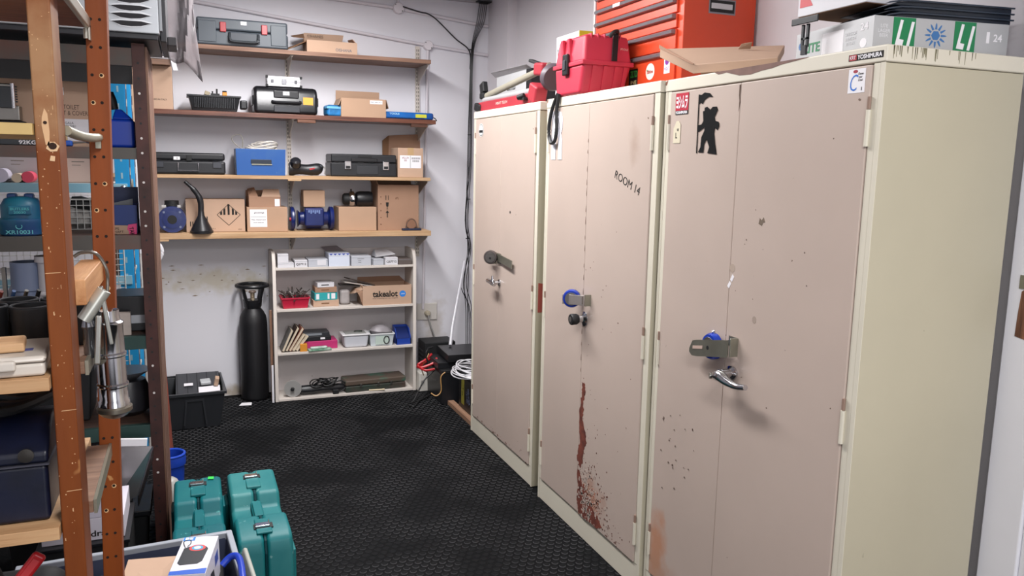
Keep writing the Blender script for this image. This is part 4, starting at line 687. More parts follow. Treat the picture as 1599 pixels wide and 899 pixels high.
c2r.data.materials[0] = M('bdaca1', .4, 0, .07, 2.2, .03, speck=('6b5548', 26, .745), stains=(((0, 2.45 - 2.2985, 1.62), (.1, .05, .09), 'a08a7c', .6), ((0, 2.68 - 2.2985, .2), (.1, .14, .12), 'a8765f', .7)))
g = G()
for k in range(18): g.prism([(-.001, 0), (.001, 0), (.001, .012 + .02 * random.random()), (-.001, .01)], L2(2.8045, .7 + k * .055 + random.random() * .02), '-x', .0008)
obj('seam_crack', g, M('6b5448', .9), c2r)
# --- cabinet 1
c = (-.045, 3.815 - 3.3245, 1.069); roundlock(c1l, c, .036, M('6c6664', .35, .8), (-.5, -.86, 0)); obj('staple', G().box(-.04, -.006, 3.835 - 3.3245, 3.842 - 3.3245, 1.03, 1.09), GALV, c1l)
obj('shackle', G().cyl(Vector(L1(3.9, 1.062)) + Vector((-.03, 0, 0)), Vector(L1(3.842, 1.062)) + Vector((-.03, 0, 0)), .007, 10), CHROME, c1l, sm=True)
obj('hasp', G().slab([(-.014, 3.8 - 3.3245, 1.05), (-.014, 3.8 - 3.3245, 1.09), (-.02, 3.58 - 3.3245, 1.075), (-.02, 3.58 - 3.3245, 1.035)], .003), GALV, c1r); obj('hasp_plate', G().box(-.012, -.006, 3.77 - 3.3245, 3.81 - 3.3245, 1.035, 1.09), STEEL, c1r, bev=.001); obj('hasp_slot', G().box(-.0215, -.019, 3.6 - 3.3245, 3.63 - 3.3245, 1.045, 1.062), BLACKM, c1r)
k_ = obj('handle', G().ring([(.018, 0), (.018, .005), (.01, .01), (.01, .035)], L1(3.785, .94), (-1, 0, 0), 18), CHROME, c1r, sm=True); yy, zz = 3.785 - 3.3245, .94
obj('handle_lever', G().tube([(-.045, yy + .07, zz), (-.047, yy + .03, zz), (-.048, yy, zz), (-.046, yy - .03, zz - .008)], [.012, .012, .015, .01], 12), CHROME, k_, sm=True); obj('handle_top', G().cyl((-.046, yy, zz), (-.046, yy, zz + .035), .008, 10, .005), CHROME, k_, sm=True)
s_ = sticker('round_badge', L1(4.1, 1.73), 0, 0, '-x', M('dcdcdc', .5), c1l, 'oval white and black badge sticker', pts=disc(.035, 24, 1.1)); obj('badge_ring', G().prism(disc(.031, 24, 1.1), Vector(L1(4.1, 1.73)) + Vector((-.0005, 0, 0)), '-x', .0003), DARKG, s_); obj('badge_field', G().prism(disc(.028, 24, 1.1), Vector(L1(4.1, 1.73)) + Vector((-.0008, 0, 0)), '-x', .0003), M('cfcfcf', .5), s_); obj('badge_band', G().prism(rect(.056, .014), Vector(L1(4.1, 1.723)) + Vector((-.0011, 0, 0)), '-x', .0003), BLACKM, s_)
obj('hole', G().prism(disc(.007, 12), L1(3.655, 1.313), '-x', .0005), BLACKM, c1r)
sticker('red_smear', (.2, .002, .0), 0, 0, '-y', M('a85248', .6), c1, pts=[(-.19, .86), (-.13, .86), (-.13, .99), (-.19, 1.0)], t=.0026)
chip = G(); chips(chip, L1, 3.75, .11, .2, .012, 30, .002, .007, lambda y, z: .1 < z and 3.37 < y < 4.19); obj('paint_chip', chip, M('5c3226', .9), c1r, kind='stuff')

# ================================================================ ON TOP OF THE CABINETS
ZT = HC + .0026
# tripod
TG = M('a39d8d', .4, .1, .1, 10); TR = M('a8303c', .45, 0, .12, 8)
t = thing('surveying_tripod', 'folded surveying tripod with red rails lying along the farthest cabinet top', 'tripod', (0, 0, ZT))
obj('red_rail', G().box(.012, .045, 3.42, 4.2, .0, .05), TR, t, bev=.004)
text('lettering', 'MEAT TECH', t, (.0118, 3.85, .028), .16, .014, '-x', M('d9cfc4', .5), shear=.2)
obj('tube_leg', G().cyl((.04, 4.18, .062), (.04, 3.42, .062), .015, 14), M('b3b3b5', .4, .2), t, sm=True); obj('tube_leg', G().cyl((.05, 4.2, .083), (.085, 3.42, .17), .017, 14), TG, t, sm=True)
obj('foot', G().box(.0, .05, 4.16, 4.25, .0, .045, (.2, 0, 0)), BLACKM, t, bev=.01); obj('foot', G().box(.025, .065, 4.17, 4.23, .07, .105), BLACKM, t, bev=.008); obj('foot', G().box(.03, .06, 4.18, 4.24, .1, .16, (-.3, 0, 0)), BLACKM, t, bev=.006)
obj('clamp', G().box(-.005, .06, 3.38, 3.47, .0, .085, (.35, 0, 0)), TR, t, bev=.012); obj('clamp', G().box(.045, .11, 3.43, 3.53, .13, .19, (.1, 0, 0)), TR, t, bev=.012); obj('clamp_knob', G().cyl((.0, 3.52, .04), (-.02, 3.55, .03), .012, 10).box(-.01, .01, 3.5, 3.56, .02, .03), BLACKM, t, sm=True); obj('clamp_lever', G().box(.05, .08, 3.5, 3.58, .19, .205, (.3, 0, .3)), BLACKM, t, bev=.004)
obj('head', G().ring([(.055, 0), (.062, .012), (.062, .03), (.04, .045)], (.07, 3.33, .105), (0, 1, .35), 22), M('5a5058', .45), t, sm=True)
# white box behind tripod
t = thing('speaker_carton', 'white box with black end and handwritten label behind the tripod', 'box', (.29, 4.1, ZT)); obj('body', G().box(-.03, .14, 0, .48, 0, .24), M('c9cacc', .5), t, bev=.004); obj('end', G().box(-.04, .142, -.07, -.001, -.0, .235), BLACKP, t, bev=.003); text('lettering', 'Genius', t, (-.0305, .24, .165), .13, .05, '-x', M('333', .6) if 0 else INK, shear=.2)
obj('lid_lip', G().slab([(-.03, .5, .236), (-.06, .5, .262), (-.06, -.05, .255), (-.03, -.05, .24)], .003), M('a7a5a9', .6), t); obj('knob', G().cyl((.06, -.03, .235), (.06, -.03, .255), .01, 10), BLACKM, t)
# red power tool case
t = thing('red_tool_case', 'bright red plastic tool case with black straps on the middle cabinet top', 'tool case', (-.025, 2.86, ZT)); RD = M('c43248', .45, 0, .12, 5, .05)
obj('lower_shell', G().add([(.0, .03, 0), (.2, .03, 0), (.2, .25, 0), (.0, .25, 0), (0, 0, .12), (.222, 0, .12), (.222, .27, .12), (-.0, .27, .12)], [(3, 2, 1, 0), (4, 5, 6, 7)] + [(a, (a + 1) % 4, (a + 1) % 4 + 4, a + 4) for a in range(4)]), RD, t, bev=.016, seg=3)
obj('upper_shell', G().add([(-.0, 0, .1215), (.222, 0, .1215), (.222, .27, .1215), (-.0, .27, .1215), (.012, .015, .232), (.208, .015, .232), (.208, .255, .232), (.012, .255, .232)], [(3, 2, 1, 0), (4, 5, 6, 7)] + [(a, (a + 1) % 4, (a + 1) % 4 + 4, a + 4) for a in range(4)]), RD, t, bev=.014, seg=3)
obj('lip', G().box(-.006, .227, -.006, .276, .112, .13), RD, t, bev=.004)
for x in (.05, .1, .15, .19): obj('rib', G().slab([(x - .008, -.004, .11), (x + .008, -.004, .11), (x + .008, .026, .0), (x - .008, .026, .0)], -.006), RD, t)
for x in (.04, .07, .1, .17): obj('top_rib', G().box(x - .003, x + .003, .012, .06, .215, .2365), RD, t, bev=.002)
for y in (.19, .13): obj('end_rib', G().box(-.004, .012, y - .01, y + .01, .13, .226, (0, -.1, 0)), RD, t, bev=.004)
l = obj('latch', G().box(-.016, -.001, .12, .165, .08, .165), BLACKP, t, bev=.005); obj('latch_tongue', G().box(-.02, -.016, .13, .155, .1, .14), M('3b3c42', .4), l, bev=.002)
obj('strap', G().slab([(.12, -.009, .13), (.145, -.009, .13), (.16, .013, .236), (.135, .013, .236)], -.004), RUBBER, t, bev=.001); obj('strap_top', G().slab([(.135, .012, .235), (.16, .012, .235), (.16, .24, .2375), (.135, .24, .2375)], -.004), RUBBER, t); obj('grip', G().tube(smooth([(.115, .0, .225), (.122, -.012, .24), (.145, -.006, .247), (.155, .02, .24)], 4), .008), RUBBER, t, sm=True)
text('lettering', 'PTONE', t, (.185, .004, .18), .035, .009, '-y', M('d9b0a8', .5))
tag(obj('carry_strap', G().tube(smooth([(-.03, 3.08, 1.845), (-.032, 3.13, 1.78), (-.033, 3.155, 1.70), (-.034, 3.13, 1.645), (-.034, 3.09, 1.65), (-.033, 3.075, 1.70), (-.031, 3.085, 1.77), (-.03, 3.07, 1.845)], 5), .008, 6), RUBBER, sm=True), 'black webbing strap loop hanging from the red tool case', 'strap')
# small white/yellow box behind red case
t = thing('small_carton', 'white and yellow box with up arrows behind the red tool case', 'box', (.22, 3.278, ZT)); obj('body', G().box(-.06, .1, 0, .24, 0, .315), M('d6d6da', .5), t, bev=.003); obj('yellow_end', G().box(-.0605, .1005, -.002, .0, .0, .315), M('c3b92c', .5), t)
for y in (.2, .22): obj('arrow', G().prism([(-.002, -.02), (.002, -.02), (.002, 0), (.006, 0), (0, .01), (-.006, 0), (-.002, 0)], (-.0602, y, .25), '-x', .0006), INK, t)
# tool chest
t = thing('tool_chest', 'orange metal tool chest with grey drawer pulls on the middle cabinet top', 'tool chest', (.228, 2.557, ZT)); CW_, CD, CH = .71, .325, .6
obj('carcass', G().box(.003, CD, 0, CW_, 0, CH), ORANGE, t, bev=.003)
DG = M('8a8a90', .35, .6)
zs = [.012, .154, .23, .2855, .341, .3965, .452, .5075, .563]
for i in range(len(zs) - 1):
    d = obj('drawer', G().box(-.006, .004, .035, CW_ - .03, zs[i] + .003, zs[i + 1] - .003), ORANGE, t, bev=.002); hz = zs[i + 1] - .02
    obj('drawer_handle', G().prism([(-.006, .0), (-.022, .004), (-.024, .014), (-.018, .018), (-.006, .018)], (0, 0, 0), '+x', 0) if 0 else G().add([(x, y, zq) for y in (.04, CW_ - .04) for x, zq in ((-.0062, hz), (-.022, hz + .002), (-.024, hz + .012), (-.018, hz + .017), (-.0062, hz + .017))], [(0, 1, 2, 3, 4), (9, 8, 7, 6, 5)] + [(i2, (i2 + 1) % 5, (i2 + 1) % 5 + 5, i2 + 5) for i2 in range(5)]), DG, d)
obj('side_handle', G().box(.11, .23, -.001, .001, .288, .343), DG, t); obj('side_handle_slot', G().box(.115, .225, -.0015, .0, .294, .337), BLACKM, t); obj('side_handle_bar', G().box(.12, .215, -.004, -.0016, .306, .326), M('c9c9cc', .3, .5), t, bev=.001)
obj('corner_trim', G().box(-.007, .006, CW_ - .02, CW_ - .004, .12, CH - .01), M('c9c4c2', .4), t)
def cd(y, z): return (-.0061, y, z)
s_ = sticker('sticker', cd(.205, .088), 0, 0, '-x', M('e6e2dc', .5), t, 'round white sticker with red and green lettering', pts=disc(.032)); text('lettering', 'zibine', s_, Vector(cd(.205, .088)) + Vector((-.0006, 0, 0)), .044, .015, '-x', M('b0402c', .5), bold=.02); obj('green_dot', G().prism(disc(.004, 10), Vector(cd(.226, .094)) + Vector((-.0006, 0, 0)), '-x', .0003), M('2c8a4a', .5), s_)
s_ = sticker('sticker', cd(.335, .075), .07, .07, '-x', BLACKM, t, 'black square sticker with green lettering'); text('lettering', 'ZLTD', s_, Vector(cd(.33, .09)) + Vector((-.0006, 0, 0)), .055, .026, '-x', M('3fae4a', .5), bold=.02); text('lettering', 'INE', s_, Vector(cd(.33, .057)) + Vector((-.0006, 0, 0)), .045, .014, '-x', M('d6d29a', .5), bold=.02)
s_ = sticker('sticker', cd(.085, .1), .04, .06, '-x', PAPER, t, 'small white and purple sticker'); obj('purple_ring', G().prism(disc(.014, 14), Vector(cd(.085, .115)) + Vector((-.0006, 0, 0)), '-x', .0003), M('7a2a90', .5), s_); text('lettering', 'VOLT', s_, Vector(cd(.085, .087)) + Vector((-.0006, 0, 0)), .034, .012, '-x', M('7a2a90', .5))
s_ = obj('banner', G().box(-.0075, -.0062, .33, CW_ - .035, .4545, .4845), M('d63a34', .5), t); text('lettering', 'MOTUL', s_, (-.0076, .54, .4695), .14, .021, '-x', PAPER, bold=.04, shear=.25); text('lettering', 'RACING', t, (-.0066, .14, .469), .08, .022, '-x', PAPER, bold=.03, shear=.3)
obj('paper_scrap', G().box(-.0245, -.024, .44, .5, .434, .448), PAPER, t); obj('paper_scrap', G().box(-.0245, -.024, .44, .5, .378, .392), PAPER, t)
# flat cardboard box
t = thing('flat_carton', 'flat brown cardboard box lying tilted before the orange tool chest', 'box', (0, 0, 0))
A, B, C_, D_ = Vector((.015, 2.365, 1.945)), Vector((.0, 2.138, 1.868)), Vector((.13, 1.90, 1.872)), Vector((.37, 2.16, 1.956))
obj('body', G().slab([A, B, C_, D_], .03), CARD2, t, bev=.003); obj('edge_wall', G().slab([A + Vector((0, 0, .001)), A + Vector((0, 0, .012)), B + Vector((0, 0, .003)), B], .003), CARD3, t); obj('torn_flap', G().slab([(.16, 2.13, 1.925), (.2, 2.12, 1.927), (.19, 2.1, 1.945), (.165, 2.12, 1.94)], .002), CARD, t); obj('tape', G().slab([A.lerp(B, .55) + Vector((.002, 0, .001)), B + Vector((.002, .001, .0015)), B + Vector((.05, -.03, .003)), A.lerp(B, .6) + Vector((.06, 0, .004))], .0005), M('c9ab84', .2), t)
obj('prop', G().box(.14, .33, 2.16, 2.3, ZT, 1.9), CARDD, t)
# beer style cartons
t = thing('drinks_carton', 'silver and green drinks tray carton on the near corner of the nearest cabinet', 'box', (.08, 1.497, ZT), R(-8)); t.scale = (1, 1, .92); GRY = M('b5b6b8', .4, .1, .05, 6)
obj('tray', G().tray(0, .4, 0, .325, 0, .098, .004), GRY, t); obj('lining', G().box(.005, .395, .005, .32, .004, .06), M('8c8c90', .5), t)
obj('blue_band', G().box(-.0008, .4008, -.0008, .3258, 0, .014), M('2e7fb8', .4), t)
LG = M('0f7a4a', .4)
for x in (.085, .265): q = obj('green_panel', G().prism([(-.03, .014), (.034, .014), (.034, .097), (-.03, .097)], (x, 0, 0), '-y', .0009), LG, t); text('lettering', 'L I', q, (x + .004, -.001, .056), .046, .066, '-y', PAPER, roll=-.1, bold=.05, shear=.15)
BL = M('3a6fa8', .5); g = G().prism(disc(.013, 6), (.18, 0, .056), '-y', .0008)
for k in range(12): a = math.pi * k / 6; g.prism([(x * math.cos(a) - y * math.sin(a), x * math.sin(a) + y * math.cos(a)) for x, y in ((.016, -.003), (.028, -.002), (.033, 0), (.028, .002), (.016, .003))], (.18, 0, .056), '-y', .0008)
obj('snowflake', g, BL, t); text('lettering', '24', t, (.368, 0, .06), .026, .02, '-y', PAPER, bold=.02); obj('can_icon', G().prism(rect(.009, .03), (.338, 0, .06), '-y', .0007), PAPER, t); text('lettering', 'LITE\nLAGER\nBEER', t, (.03, 0, .06), .034, .034, '-y', M('d9d9dc', .5))
text('lettering', 'LITE', t, (-.0002, .25, .05), .07, .028, '-x', LG, bold=.03); obj('snowflake', G().prism(disc(.012, 8), (0, .302, .06), '-x', .0008), BL, t); obj('label', G().prism(rect(.09, .062), (0, .16, .05), '-x', .0008), PAPER, t); text('lettering', '24', t, (-.0002, .035, .075), .03, .02, '-x', PAPER, bold=.02)
obj('star', G().prism(disc(.013, 10), (0, .035, .032), '-x', .0008), PAPER, t); text('lettering', 'FROM THE CAPE\nBREWED TO BE\nREFRESHING', t, (-.0002, .085, .05), .045, .035, '-x', M('d9d9dc', .5))
# nested dark trays on it
for k in range(3):
    t = thing('plastic_tray', ('bottom', 'middle', 'top')[k] + ' one of the three nested dark blue trays on the drinks carton', 'tray', (.112, 1.505, ZT + .0906 + .0148 * k), R(-8), 'nested dark trays on the drinks carton')
    pts = [(0, 0), (.02, .01), (.05, .018), (.3 , .018), (.31, .018), (.31, 0)]; obj('body', G().prism([(.02, .0), (.385, .0), (.385, .0125), (.09, .0125), (.045, .0095)], (0, 0, 0), '-y', -.2), M('1c2430', .35), t, bev=.003); obj('rim', G().prism([(.0, .0), (.02, .004), (.05, .009), (.1, .0105), (.388, .0105), (.388, .0142), (.09, .0142), (.045, .0125), (.015, .0065)], (0, -.003, 0), '-y', .004), M('2a3442', .3), t)
# white carton behind/over
t = thing('white_carton', 'large white carton with a red corner resting on the drinks carton', 'box', (0, 0, ZT)); obj('shell', G().box(.117, .30, 1.565, 1.814, .1365, .42), WHITE, t, bev=.002)
obj('underside', G().box(.119, .298, 1.567, 1.812, .1352, .1364), CARDD, t); obj('red_corner', G().prism([(-.0, 0), (.05, .0), (.02, .045), (0, .045)], (.1168, 1.806, .16), '-x', .0006), M('c9444c', .5), t)
# black bracket
t = thing('plastic_bracket', 'black plastic bracket hanging over the drinks carton edge', 'bracket', (.01, 1.665, ZT + .07)); obj('plate', G().box(.045, .05, .0, .1, .03, .048), BLACKP, t, bev=.002); obj('arm', G().box(.052, .058, .04, .048, -.03, .03).box(.052, .058, .058, .066, -.03, .03).box(.052, .058, .04, .066, -.01, -.005).box(.05, .058, .044, .062, -.05, -.025), BLACKP, t)

# ================================================================ LEFT: WOODEN SHELVING UNIT (nearest)
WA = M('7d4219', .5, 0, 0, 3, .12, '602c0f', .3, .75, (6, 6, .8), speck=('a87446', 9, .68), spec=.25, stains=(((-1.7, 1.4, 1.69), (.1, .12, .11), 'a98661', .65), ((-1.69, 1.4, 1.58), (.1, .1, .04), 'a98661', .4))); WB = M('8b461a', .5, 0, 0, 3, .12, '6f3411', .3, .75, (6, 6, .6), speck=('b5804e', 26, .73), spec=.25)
WE = wood('9a806a', '6f5544', 'z'); PL = wood('c9a57c', 'a67c54', 'x', 4)
u = thing('wooden_shelving', 'brown wooden shelving unit with drilled posts at the left front', 'shelving', (0, 0, 0))
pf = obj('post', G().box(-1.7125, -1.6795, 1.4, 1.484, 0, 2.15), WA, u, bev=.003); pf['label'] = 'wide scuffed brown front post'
for z, y, s_, m in ((1.575, .005, .004, BLACKM), (1.51, 0, .0035, BLACKM)): pass
def wound(z, x, pts, m): return obj('chipped_wood', G().prism(pts, (x, 1.4, z), '-y', .0007), m, pf)
wound(1.59, -1.697, [(-.001, -.03), (.004, -.033), (.0055, -.01), (.004, .018), (.0, .026), (-.004, .012), (-.005, .0)], M('c9a27a', .8))
wound(1.558, -1.689, [(-.009, -.004), (-.003, -.009), (.006, -.008), (.01, 0), (.004, .006), (-.005, .007)], M('cfab84', .8)); wound(1.558, -1.6885, [(.006 * math.cos(k * .7), .0055 * math.sin(k * .7)) for k in range(9)], M('2a1408', .9)).location = (0, -.0006, 0)
wound(1.538, -1.69, [(-.004, -.003), (.003, -.004), (.004, .004), (-.002, .005)], M('cfab84', .8)); wound(1.594, -1.697, disc(.0028, 8), M('2a1408', .9)).location = (0, -.0006, 0)
sc2 = G(); random.seed(5)
for k in range(80):
    z = random.uniform(.9, 1.8); x = random.uniform(-1.711, -1.681); a = random.uniform(.0003, .001); b = random.uniform(.0003, .0013) * (3 if random.random() < .15 else 1); sc2.prism([(-a, -b * .6), (a, -b), (a * .7, b), (-a, b * .7)], (x, 1.4, z), '-y', .0003)
for z in (1.355, 1.125, .985): sc2.prism([(-.012, 0), (.01, .001), (.012, .0018), (-.01, .0012)], (-1.70 + .01 * (z < 1.2), 1.4, z), '-y', .0003)
obj('scratch', sc2, M('cda57a', .8), pf, kind='stuff')
LX = lambda z: -.0436 + .0236 * z                                  # the rear post leans
pr = obj('post', G().add([(-1.67 + LX(zz) - 0 + dx, y, zz) for zz in (0, 2.15) for y in (1.8, 1.846) for dx in (0, .039)], [(0, 2, 3, 1), (4, 5, 7, 6), (0, 1, 5, 4), (1, 3, 7, 5), (3, 2, 6, 7), (2, 0, 4, 6)]), WB, u, bev=.002); pr['label'] = 'brown rear post with two columns of drilled holes'
for k in range(24):
    z = 1.87 - .0545 * k
    if z < .55: break
    for dx in (.0095, .026):
        x = -1.67 + LX(z) + dx; obj('drilled_hole', G().prism(disc(.0031, 10), (x, 1.7998, z), '-y', .0003), M('1a0d06', .9), pr)
        if (k * 7 + (dx > .02) * 3) % 4 == 0: obj('chip_ring', G().prism(disc(.0048, 7), (x + .0006, 1.7999, z - .0005), '-y', .00015), M('d8b080', .8), pr)
for y in (1.4, 1.8): obj('post', G().box(-2.62, -2.58, y, y + .08, 0, 2.15), WB, u, bev=.003)
RB = wood('7d4a38', '5c3428', 'x', 3)
obj('top_board', G().box(-2.6, -1.672, 1.43, 1.796, 1.798, 1.816), RB, u); obj('edge_trim', G().box(-1.671, -1.661, 1.42, 1.8, 1.794, 1.818), M('a8a498', .35, .7), u, bev=.003); obj('trim_foot', G().cyl((-1.668, 1.785, 1.775), (-1.668, 1.785, 1.795), .006, 10).box(-1.664, -1.661, 1.775, 1.798, 1.772, 1.8), M('b9b5aa', .35, .7), u)
obj('shelf_board', G().box(-2.6, -1.7135, 1.39, 1.79, 1.574, 1.592), M('c2a56a', .5, 0, .15, 10), u, bev=.001); obj('side_tube', G().tube(smooth([(-1.678, 1.484, 1.585), (-1.668, 1.55, 1.579), (-1.66, 1.65, 1.578), (-1.658, 1.795, 1.582)], 5), .0085, 10), M('a09d8a', .4, .5), u, sm=True)
obj('tube_clip', G().box(-1.664, -1.654, 1.787, 1.799, 1.56, 1.575), GALV, u)
bm_ = obj('cross_rail', G().box(-1.705, -1.664, 1.485, 1.799, 1.287, 1.332), wood('cb9a6c', 'a87346', 'y', 4), u, bev=.002); bm_['label'] = 'pale raw wood cross rail between the posts'
for zt, nm in ((1.187, 'upper'), (.93, 'lower')):
    obj('shelf_board', G().box(-2.6, -1.714, 1.385, 1.86, zt - .022, zt), PL, u, bev=.001)
    obj('shelf_board', G().box(-1.7135, -1.673, 1.4845, 1.799, zt - .022, zt), wood('8a6a55', '6a4c3a', 'x'), u, bev=.001); obj('edge_trim', G().box(-1.6725, -1.667, 1.485, 1.799, zt - .024, zt + .002), M('8f8b7c', .4, .6), u)
# hook and hanging chrome pump
t = thing('grease_gun', 'polished ribbed steel cylinder hanging with its lever from the pale cross rail', 'grease gun', (-1.636, 1.56, 1.07), R(5), rot=(R(1), R(-1), 0)); t.scale = (.9, .9, .9)
obj('barrel', G().ring([(.026, 0), (.030, .004), (.030, .02), (.0275, .024), (.0275, .05), (.0305, .053), (.0305, .057), (.0275, .06), (.0275, .115), (.0305, .118), (.0305, .122), (.0275, .125), (.0275, .18), (.029, .183), (.029, .187), (.024, .19), (.022, .2), (.022, .212), (.012, .214)], (0, 0, .005), (0, 0, 1), 28), M('c3c4c8', .12, 1, .25, 12), t, sm=True)
obj('end_cap', G().ring([(.012, -.012), (.024, -.006), (.034, .004), (.034, .012), (.03, .016)], (.0, 0, .0), (0, 0, 1), 26), M('7d776c', .35, .9), t, sm=True)
obj('lever_head', G().cyl((-.04, -.028, .205), (.0, -.022, .262), .0135, 14), M('c3c4bc', .35, .6), t, sm=True); obj('lever', G().box(-.022, -.011, -.046, -.04, .115, .215, (0, .1, 0)), M('b9bab4', .25, .8), t, bev=.004); obj('lever_fin', G().box(-.004, .004, -.03, -.016, .15, .27, (0, -.1, 0)), M('9fa09a', .3, .8), t, bev=.002)
obj('spout', G().ring([(.008, 0), (.012, .01), (.011, .06), (.014, .065), (.01, .08)], (-.034, -.02, .125), (0, 0, 1), 14), M('8a8c92', .2, .9), t, sm=True); obj('pivot', G().box(-.036, -.012, -.02, .0, .2, .225), BLACKM, t, bev=.004)
obj('hook', G().tube(smooth([(.004, -.01, .255), (.006, -.01, .3), (-.01, -.012, .334), (-.035, -.012, .338), (-.05, -.012, .33)], 5), .0035, 8), M('6f6a64', .35, .8), t, sm=True)
# cups
CU = M('232427', .5, 0, .2, 12)
cu0 = thing('black_pipe_cup', 'black open plastic cup, second from the left in the front row on the wooden shelf', 'cup', (-1.776, 1.652, 1.1875), 0, 'black cups on the wooden shelf')
obj('cup', G().ring([(.0325, 0), (.0335, .003), (.0335, .045), (.035, .047), (.035, .07), (.036, .072), (.036, .075), (.031, .075), (.03, .012), (.0, .011)], seg=28), CU, cu0, sm=True)
obj('rim_ring', G().tube([(.0335 * math.cos(math.pi * k / 12), .0335 * math.sin(math.pi * k / 12), .0765) for k in range(24)], .0022, 6, True), M('3a3c40', .4), cu0, sm=True)
for (x, y, lb) in ((-1.85, 1.66, 'front row, farthest left'), (-1.703, 1.66, 'front row, half behind the front post'), (-1.81, 1.73, 'back row, farthest left'), (-1.737, 1.737, 'back row, just left of the front post')):
    dup(cu0, (x, y, 1.1875), 0, 'black open plastic cup on the wooden shelf, ' + lb)
# organiser case
OC = M('c6beb4', .3, 0, .08, 8, alpha=1)
t = thing('organiser_case', 'translucent cream parts organiser with a blue label on the wooden shelf', 'organiser', (-1.72, 1.4, 1.1875), R(4)); obj('base', G().box(-.26, 0, 0, .15, 0, .022), OC, t, bev=.006); obj('lid', G().box(-.262, .002, -.002, .152, .0225, .034), OC, t, bev=.006)
obj('latch', G().box(-.085, -.04, -.012, 0, .012, .03), OC, t, bev=.005); obj('label', G().slab([(-.2, .03, .0345), (-.02, .045, .0345), (-.02, .062, .0345), (-.2, .05, .0345)], -.0004), M('4a4f86', .5), t); obj('label_patch', G().slab([(-.2, .028, .035), (-.08, .034, .035), (-.08, .045, .035), (-.2, .04, .035)], -.0004), M('d9c9c6', .5), t)
tag(obj('wooden_block', G().box(-.1, .0, 0, .07, 0, .016), PL, None, bev=.004, loc=(-1.752, 1.43, 1.2222), rot=(0, 0, .12)), 'pale wooden block lying on the parts organiser', 'block')
t = thing('screwdriver_heap', 'row of dark screwdrivers and brushes lying behind the black cups', 'tools', (-1.8, 1.79, 1.1875))
for k in range(9): obj('shaft', G().cyl((-.09 + .022 * k, .03, .03), (-.07 + .022 * k, .0, .085), .004, 8), (BLACKM, M('6b2b24', .5), M('2a4a78', .5), STEEL)[k % 4], t, sm=True)
obj('tool_tray', G().tray(-.12, .12, -.02, .05, 0, .05, .003), M('2b2624', .6), t)
# blue toolbox on the lower shelf
NB = M('0b1128', .4, 0, 0, 9, .15, '07090f', .4, .7, speck=('5c2a34', 16, .72))
t = thing('steel_toolbox', 'dark navy chipped steel toolbox on the lower wooden shelf behind the front post', 'toolbox', (-1.73, 1.42, .9305)); obj('body', G().box(-.35, 0, 0, .2, 0, .1), NB, t, bev=.008); obj('lid', G().prism([(0, .1015), (.2, .1015), (.2, .12), (.13, .165), (.07, .165), (0, .12)], (-.352, 0, 0), '+x', .354), NB, t, bev=.006)
obj('lid_edge', G().box(-.353, .003, -.003, .203, .099, .102), M('4a4a54', .4, .5), t); obj('corner_plate', G().ring([(.012, 0), (.012, .003), (.005, .004)], (-.03, .0, .118), (0, -1, 0), 14), M('3a3734', .4, .6), t, sm=True)
obj('handle', G().tube(smooth([(-.25, .1, .165), (-.24, .1, .19), (-.12, .1, .19), (-.11, .1, .165)], 4), .007), BLACKM, t, sm=True)
t = thing('black_hose_bundle', 'dark bundle of hoses and tool grips on top of the navy toolbox', 'hose', (-1.83, 1.52, 1.0965))
for k in range(4): obj('hose', G().tube(smooth([(-.1, .0 + .03 * k, .012), (-.03, -.06 + .03 * k, .02 + .01 * k), (.04, -.03 + .03 * k, .012), (.09, .05, .015)], 5), .009, 8), (BLACKM, M('2a2a30', .3), DARKG, BLACKP)[k], t, sm=True)
# below
t = thing('red_clamp', 'red handled clamp poking up under the lower wooden shelf', 'clamp', (-1.815, 1.5, .77), rot=(0, R(38), 0)); obj('grip', G().box(-.012, .012, -.006, .006, 0, .085), M('c8262c', .35), t, bev=.006, seg=3); obj('grip_inlay', G().box(-.006, .006, -.0075, -.006, .035, .075), M('d9464a', .4), t, bev=.002); obj('arm', G().box(-.009, .009, -.004, .004, -.3, -.0005), M('3a3b40', .4, .6), t)
t = thing('black_tool_bag', 'black tool bag under the lower wooden shelf behind the red clamp', 'bag', (-1.95, 1.5, 0)); obj('bag', G().box(-.25, .2, -.06, .28, 0, .7), M('111216', .7, 0, .2, 10, .3), t, bev=.05, seg=4); obj('red_cord', G().tube([(.06, -.065, .73), (.14, -.07, .62), (.19, -.07, .58)], .004), M('7a2026', .5), t); obj('handle', G().tube(smooth([(-.1, .1, .7), (-.05, .1, .78), (.08, .1, .78), (.1, .1, .7)], 5), .012), BLACKM, t, sm=True)

# ================================================================ LEFT: DARK SLOTTED RACK
RK = M('4a2b27', .5, .3, 0, 12, .1, '33201d', .4, .7); RKG = M('55524e', .5, .3, 0, 6, .1, '6b4a40', .45, .75); RKT = M('2f4a46', .5, .3, .2, 8)
k0 = thing('steel_rack', 'dark brown slotted steel rack with a timber strip on its end post', 'rack', (0, 0, 0))
X0, X1 = -2.65, -1.612
def anglepost(p, x, y, sx, z1, m, w_=.04, nm='post'):
    o = obj(nm, G().box(min(x, x + sx * w_), max(x, x + sx * w_), y, y + .003, 0, z1).box(min(x, x + sx * .003), max(x, x + sx * .003), y + .003, y + w_, 0, z1), m, p, bev=.0006); return o
po = anglepost(k0, X1, 3.0, -1, 1.925, RK); 
hs = G(); hl = G()
for k in range(37):
    z = 1.86 - k * .05; (hl if k in (2, 5, 6, 8, 10, 11, 21, 23, 28, 29) else hs).prism(disc(.0042, 8), (-1.634, 2.9998, z), '-y', .0004)
obj('bolt_hole', hs, BLACKM, po, kind='stuff'); obj('bolt_head', hl, M('cfc9c6', .5), po, kind='stuff')
